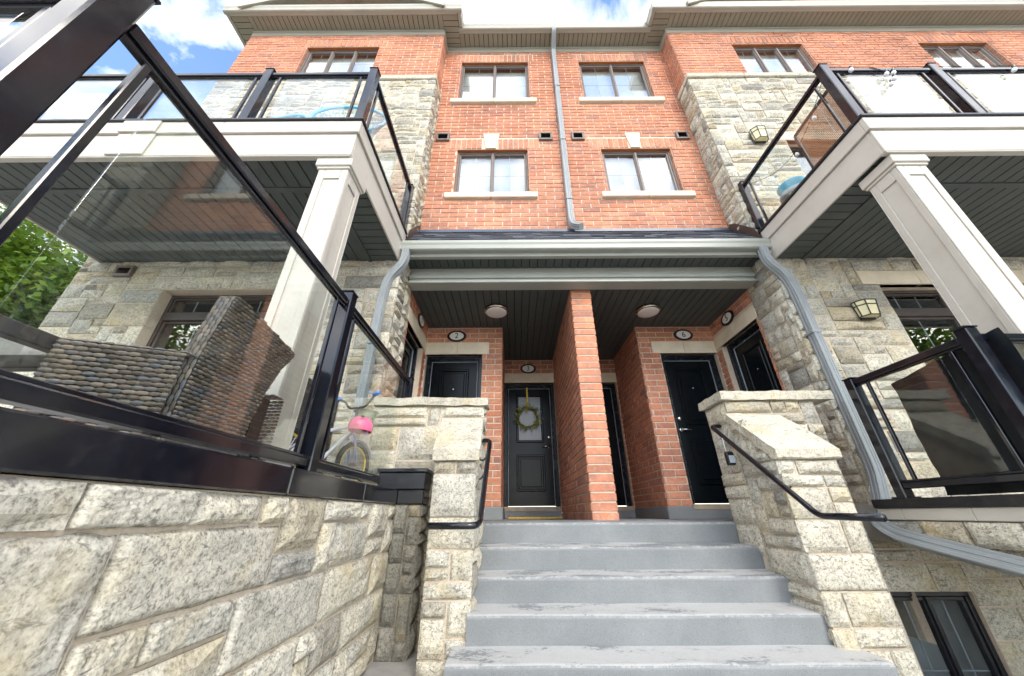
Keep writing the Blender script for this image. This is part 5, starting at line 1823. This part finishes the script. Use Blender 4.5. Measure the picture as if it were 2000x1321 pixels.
# ---------------------------------------------------------------- blue string chairs on the left balcony
def string_chair(label, c, R, face, ringmat='blue_chair'):
    """round corded lounge chair: tilted hoop, cords from hoop to a small seat ring, tripod legs"""
    c = Vector(c); face = Vector(face).normalized()
    th = thing('string_chair', label, 'chair', (c.x, c.y, 3.186))
    ax = (face * .96 + ZV * .28).normalized()
    s = ax.cross(ZV).normalized(); t_ = s.cross(ax)
    n = 40
    hoop = [c + s * (R * math.cos(2 * math.pi * k / n)) + t_ * (R * 1.12 * math.sin(2 * math.pi * k / n)) for k in range(n)]
    MB().tube(hoop, .020, 8, closed=True).build('hoop', ringmat, th, True)
    low = c - ax * .30 - t_ * .16
    seat = [low + s * (.10 * math.cos(2 * math.pi * k / n)) + t_ * (.11 * math.sin(2 * math.pi * k / n)) for k in range(n)]
    MB().tube(seat, .008, 6, closed=True).build('seat_ring', 'grey_tube', th, True)
    cd = MB()
    for k in range(0, n):
        cd.tube([hoop[k], seat[k]], .007, 4)
    cd.build('cords', ringmat, th, kind='stuff')
    for a in (0, 2.1, 4.2):
        q = c + s * (R * .85 * math.cos(a)) + t_ * (R * .95 * math.sin(a))
        MB().tube([q, Vector((c.x + (q.x - c.x) * .7, c.y + (q.y - c.y) * .7, 3.188))], .011, 6).build('leg', 'grey_tube', th)


string_chair('large blue round string chair at the corner of the left balcony', (-1.91, 2.46, 4.16), .41, (.12, -1, 0))
string_chair('smaller blue round string chair farther left on the left balcony', (-2.74, 2.46, 4.03), .35, (-.1, -1, 0))

# ---------------------------------------------------------------- things on the right balcony
bw = MB().lathe([(.08, 0), (.12, .03), (.148, .10), (.152, .115), (.144, .115), (.115, .04), (.07, .015)], (3.47, 3.0, 3.50), (0, 0, 1), 28).build('bowl', 'blue_plastic', None, True)
tag(bw, 'bright blue plastic bowl on a grey stool on the right balcony', 'bowl')
so = thing('stool', 'round grey stool under the blue bowl on the right balcony', 'stool', (3.47, 3.0, 3.186))
MB().lathe([(.15, .25), (.16, .26), (.16, .30), (.15, .313)], (3.47, 3.0, 3.186), (0, 0, 1), 28).build('seat', 'grey_tube', so, True)
for a in (.4, 1.97, 3.54, 5.11):
    MB().tube([(3.47 + .12 * math.cos(a), 3.0 + .12 * math.sin(a), 3.44), (3.47 + .15 * math.cos(a), 3.0 + .15 * math.sin(a), 3.187)], .014, 6).build('leg', 'grey_tube', so)
sc = thing('folding_screen', 'brown woven mesh screen with dark frame leaning in the right balcony corner', 'screen', (3.75, 2.5, 3.186))
A, B = Vector((3.50, 2.06, 3.19)), Vector((3.52, 2.72, 3.19))
ud = (B - A).normalized(); L = (B - A).length; nn = ud.cross(ZV)
def pbar(p, q, r, nm, mt='black_metal'):
    MB().tube([p, q], 1, sect=[(-r, -r), (r, -r), (r, r), (-r, r)]).build(nm, mt, sc)
H = .98
pbar(A, A + ZV * H, .013, 'frame'); pbar(B, B + ZV * H, .013, 'frame'); pbar(A + ZV * H, B + ZV * H, .013, 'frame'); pbar(A + ZV * .05, B + ZV * .05, .013, 'frame')
m = MB(); weave(m, lambda a, b: (A + ud * (.02 + (L - .04) * a) + ZV * (.06 + (H - .08) * b), -nn), 22, 40, .006)
weave(m, lambda a, b: (A + ud * (.02 + (L - .04) * a) + ZV * (.06 + (H - .08) * b), nn), 22, 40, .006)
m.build('mesh_panel', 'mesh_brown', sc, True, 'stuff', False)

sl_ = thing('string_lights', 'thin wire string lights with small clear bulbs along the right balcony rail', 'string lights', (4.0, 1.93, 4.05))
pts = []
for k in range(61):
    x = 3.24 + 2.9 * k / 60
    pts.append((x, 1.933, 4.082 - (.10 * max(0, 1 - abs(x - 3.82) / .12))))
MB().tube(pts, .0035, 5).build('wire', 'black_metal', sl_)
for x, dz in ((3.46, .02), (3.78, -.06), (3.86, -.04), (3.82, -.14), (3.74, -.24), (5.1, .0)):
    b_ = MB().lathe([(.004, .0), (.016, -.015), (.021, -.034), (.016, -.05), (.004, -.056)], (x, 1.918, 4.02 + dz), (.2, -.2, 1), 12).build('bulb', 'white_plastic', sl_, True)
    MB().lathe([(.012, 0), (.012, .025)], (x, 1.918, 4.02 + dz), (.2, -.2, 1), 8).build('socket', 'black_metal', b_)
pts = [(3.235, 2.0 + 1.3 * k / 20, 4.02 - .35 * math.sin(math.pi * k / 20)) for k in range(21)]
MB().tube(pts, .003, 5).build('wire', 'black_metal', sl_)
for k in (4, 9, 14, 18):
    p = pts[k]
    MB().lathe([(.004, .0), (.016, -.015), (.021, -.034), (.016, -.05), (.004, -.056)], (p[0] + .01, p[1], p[2] - .01), (0, 0, 1), 12).build('bulb', 'white_plastic', sl_, True)

# ---------------------------------------------------------------- trees and the far block
def tree(label, base, height, crown_c, crown_r, nleaf, leaf, seed):
    rg = random.Random(seed)
    base = Vector(base); cc = Vector(crown_c)
    th = thing('leafy_tree', label, 'tree', base)
    tr = MB()
    tr.tube([base, base + ZV * height * .25 + Vector((.1, .05, 0)), cc - ZV * crown_r[2] * .2, cc + ZV * crown_r[2] * .5], [height * .035, height * .028, height * .018, height * .006], 8)
    clumps = []
    for k in range(60):
        d = Vector((rg.gauss(0, 1), rg.gauss(0, 1), rg.gauss(0, 1))).normalized() * (rg.uniform(.25, 1) ** .5)
        p = cc + Vector((d.x * crown_r[0], d.y * crown_r[1], d.z * crown_r[2])) * .82
        clumps.append((p, rg.uniform(.16, .34) * min(crown_r)))
        s = cc + (p - cc) * .15 - ZV * crown_r[2] * .15
        tr.tube([s, (s + p) / 2 + ZV * .1, p], [height * .010, height * .006, height * .002], 5)
    tr.build('trunk', 'bark', th, True)
    lf = MB()
    for k in range(nleaf):
        p, r = rg.choice(clumps)
        q = p + Vector((rg.gauss(0, 1), rg.gauss(0, 1), rg.gauss(0, .8))) * r * .75
        d = Vector((rg.gauss(0, 1), rg.gauss(0, 1), rg.gauss(-.3, .6))).normalized()
        s = d.cross(Vector((rg.gauss(0, .4), rg.gauss(0, .4), 1))).normalized()
        L = leaf * rg.uniform(.6, 1.3)
        lf.add([q, q + d * L * .45 + s * L * .30, q + d * L, q + d * L * .45 - s * L * .30], [(0, 1, 2, 3)])
    lf.build('crown', 'leaf', th, kind='stuff', fix=False)


tree('bushy green tree past the left end of the house, under the balcony', (-10.6, 6.4, GZ), 6.0, (-10.6, 6.4, 3.8), (2.8, 2.4, 3.0), 46000, .145, 3)
tree('second bushy green tree beyond the left end of the house', (-8.3, 8.0, GZ), 5.0, (-8.6, 7.6, 3.9), (2.8, 2.2, 3.2), 36000, .15, 4)
tree('tall tree across the way, reflected in the right ground window', (14.0, -5.0, GZ), 8.0, (14.0, -5.0, 4.8), (3.0, 3.0, 3.2), 7000, .22, 5)
tree('tall tree across the way, reflected in the left ground window', (-13.0, -5.5, GZ), 8.0, (-13.0, -5.5, 4.6), (3.0, 3.0, 3.2), 7000, .22, 6)

far = thing('apartment_block', 'pale far apartment block seen through the left balcony glass', 'building', (-52, 26, GZ))
MB().box(-62, -45, 22, 40, GZ, 41).build('wall', 'pale_wall', far)
for r in range(11):
    for c_ in range(4):
        x = -60.5 + c_ * 4.0
        w_ = MB().box(x, x + 2.6, 21.93, 22.02, 3 + r * 3.4, 5.0 + r * 3.4).build('window', 'far_glass', far)
for r in range(11):
    for c_ in range(4):
        y = 23.5 + c_ * 4.2
        MB().box(-45.02, -44.93, y, y + 2.6, 3 + r * 3.4, 5.0 + r * 3.4).build('window', 'far_glass', far)
MB().box(-62.3, -44.7, 21.7, 40.3, 41, 41.6).build('parapet', 'pale_wall', far)

finish_pieces()
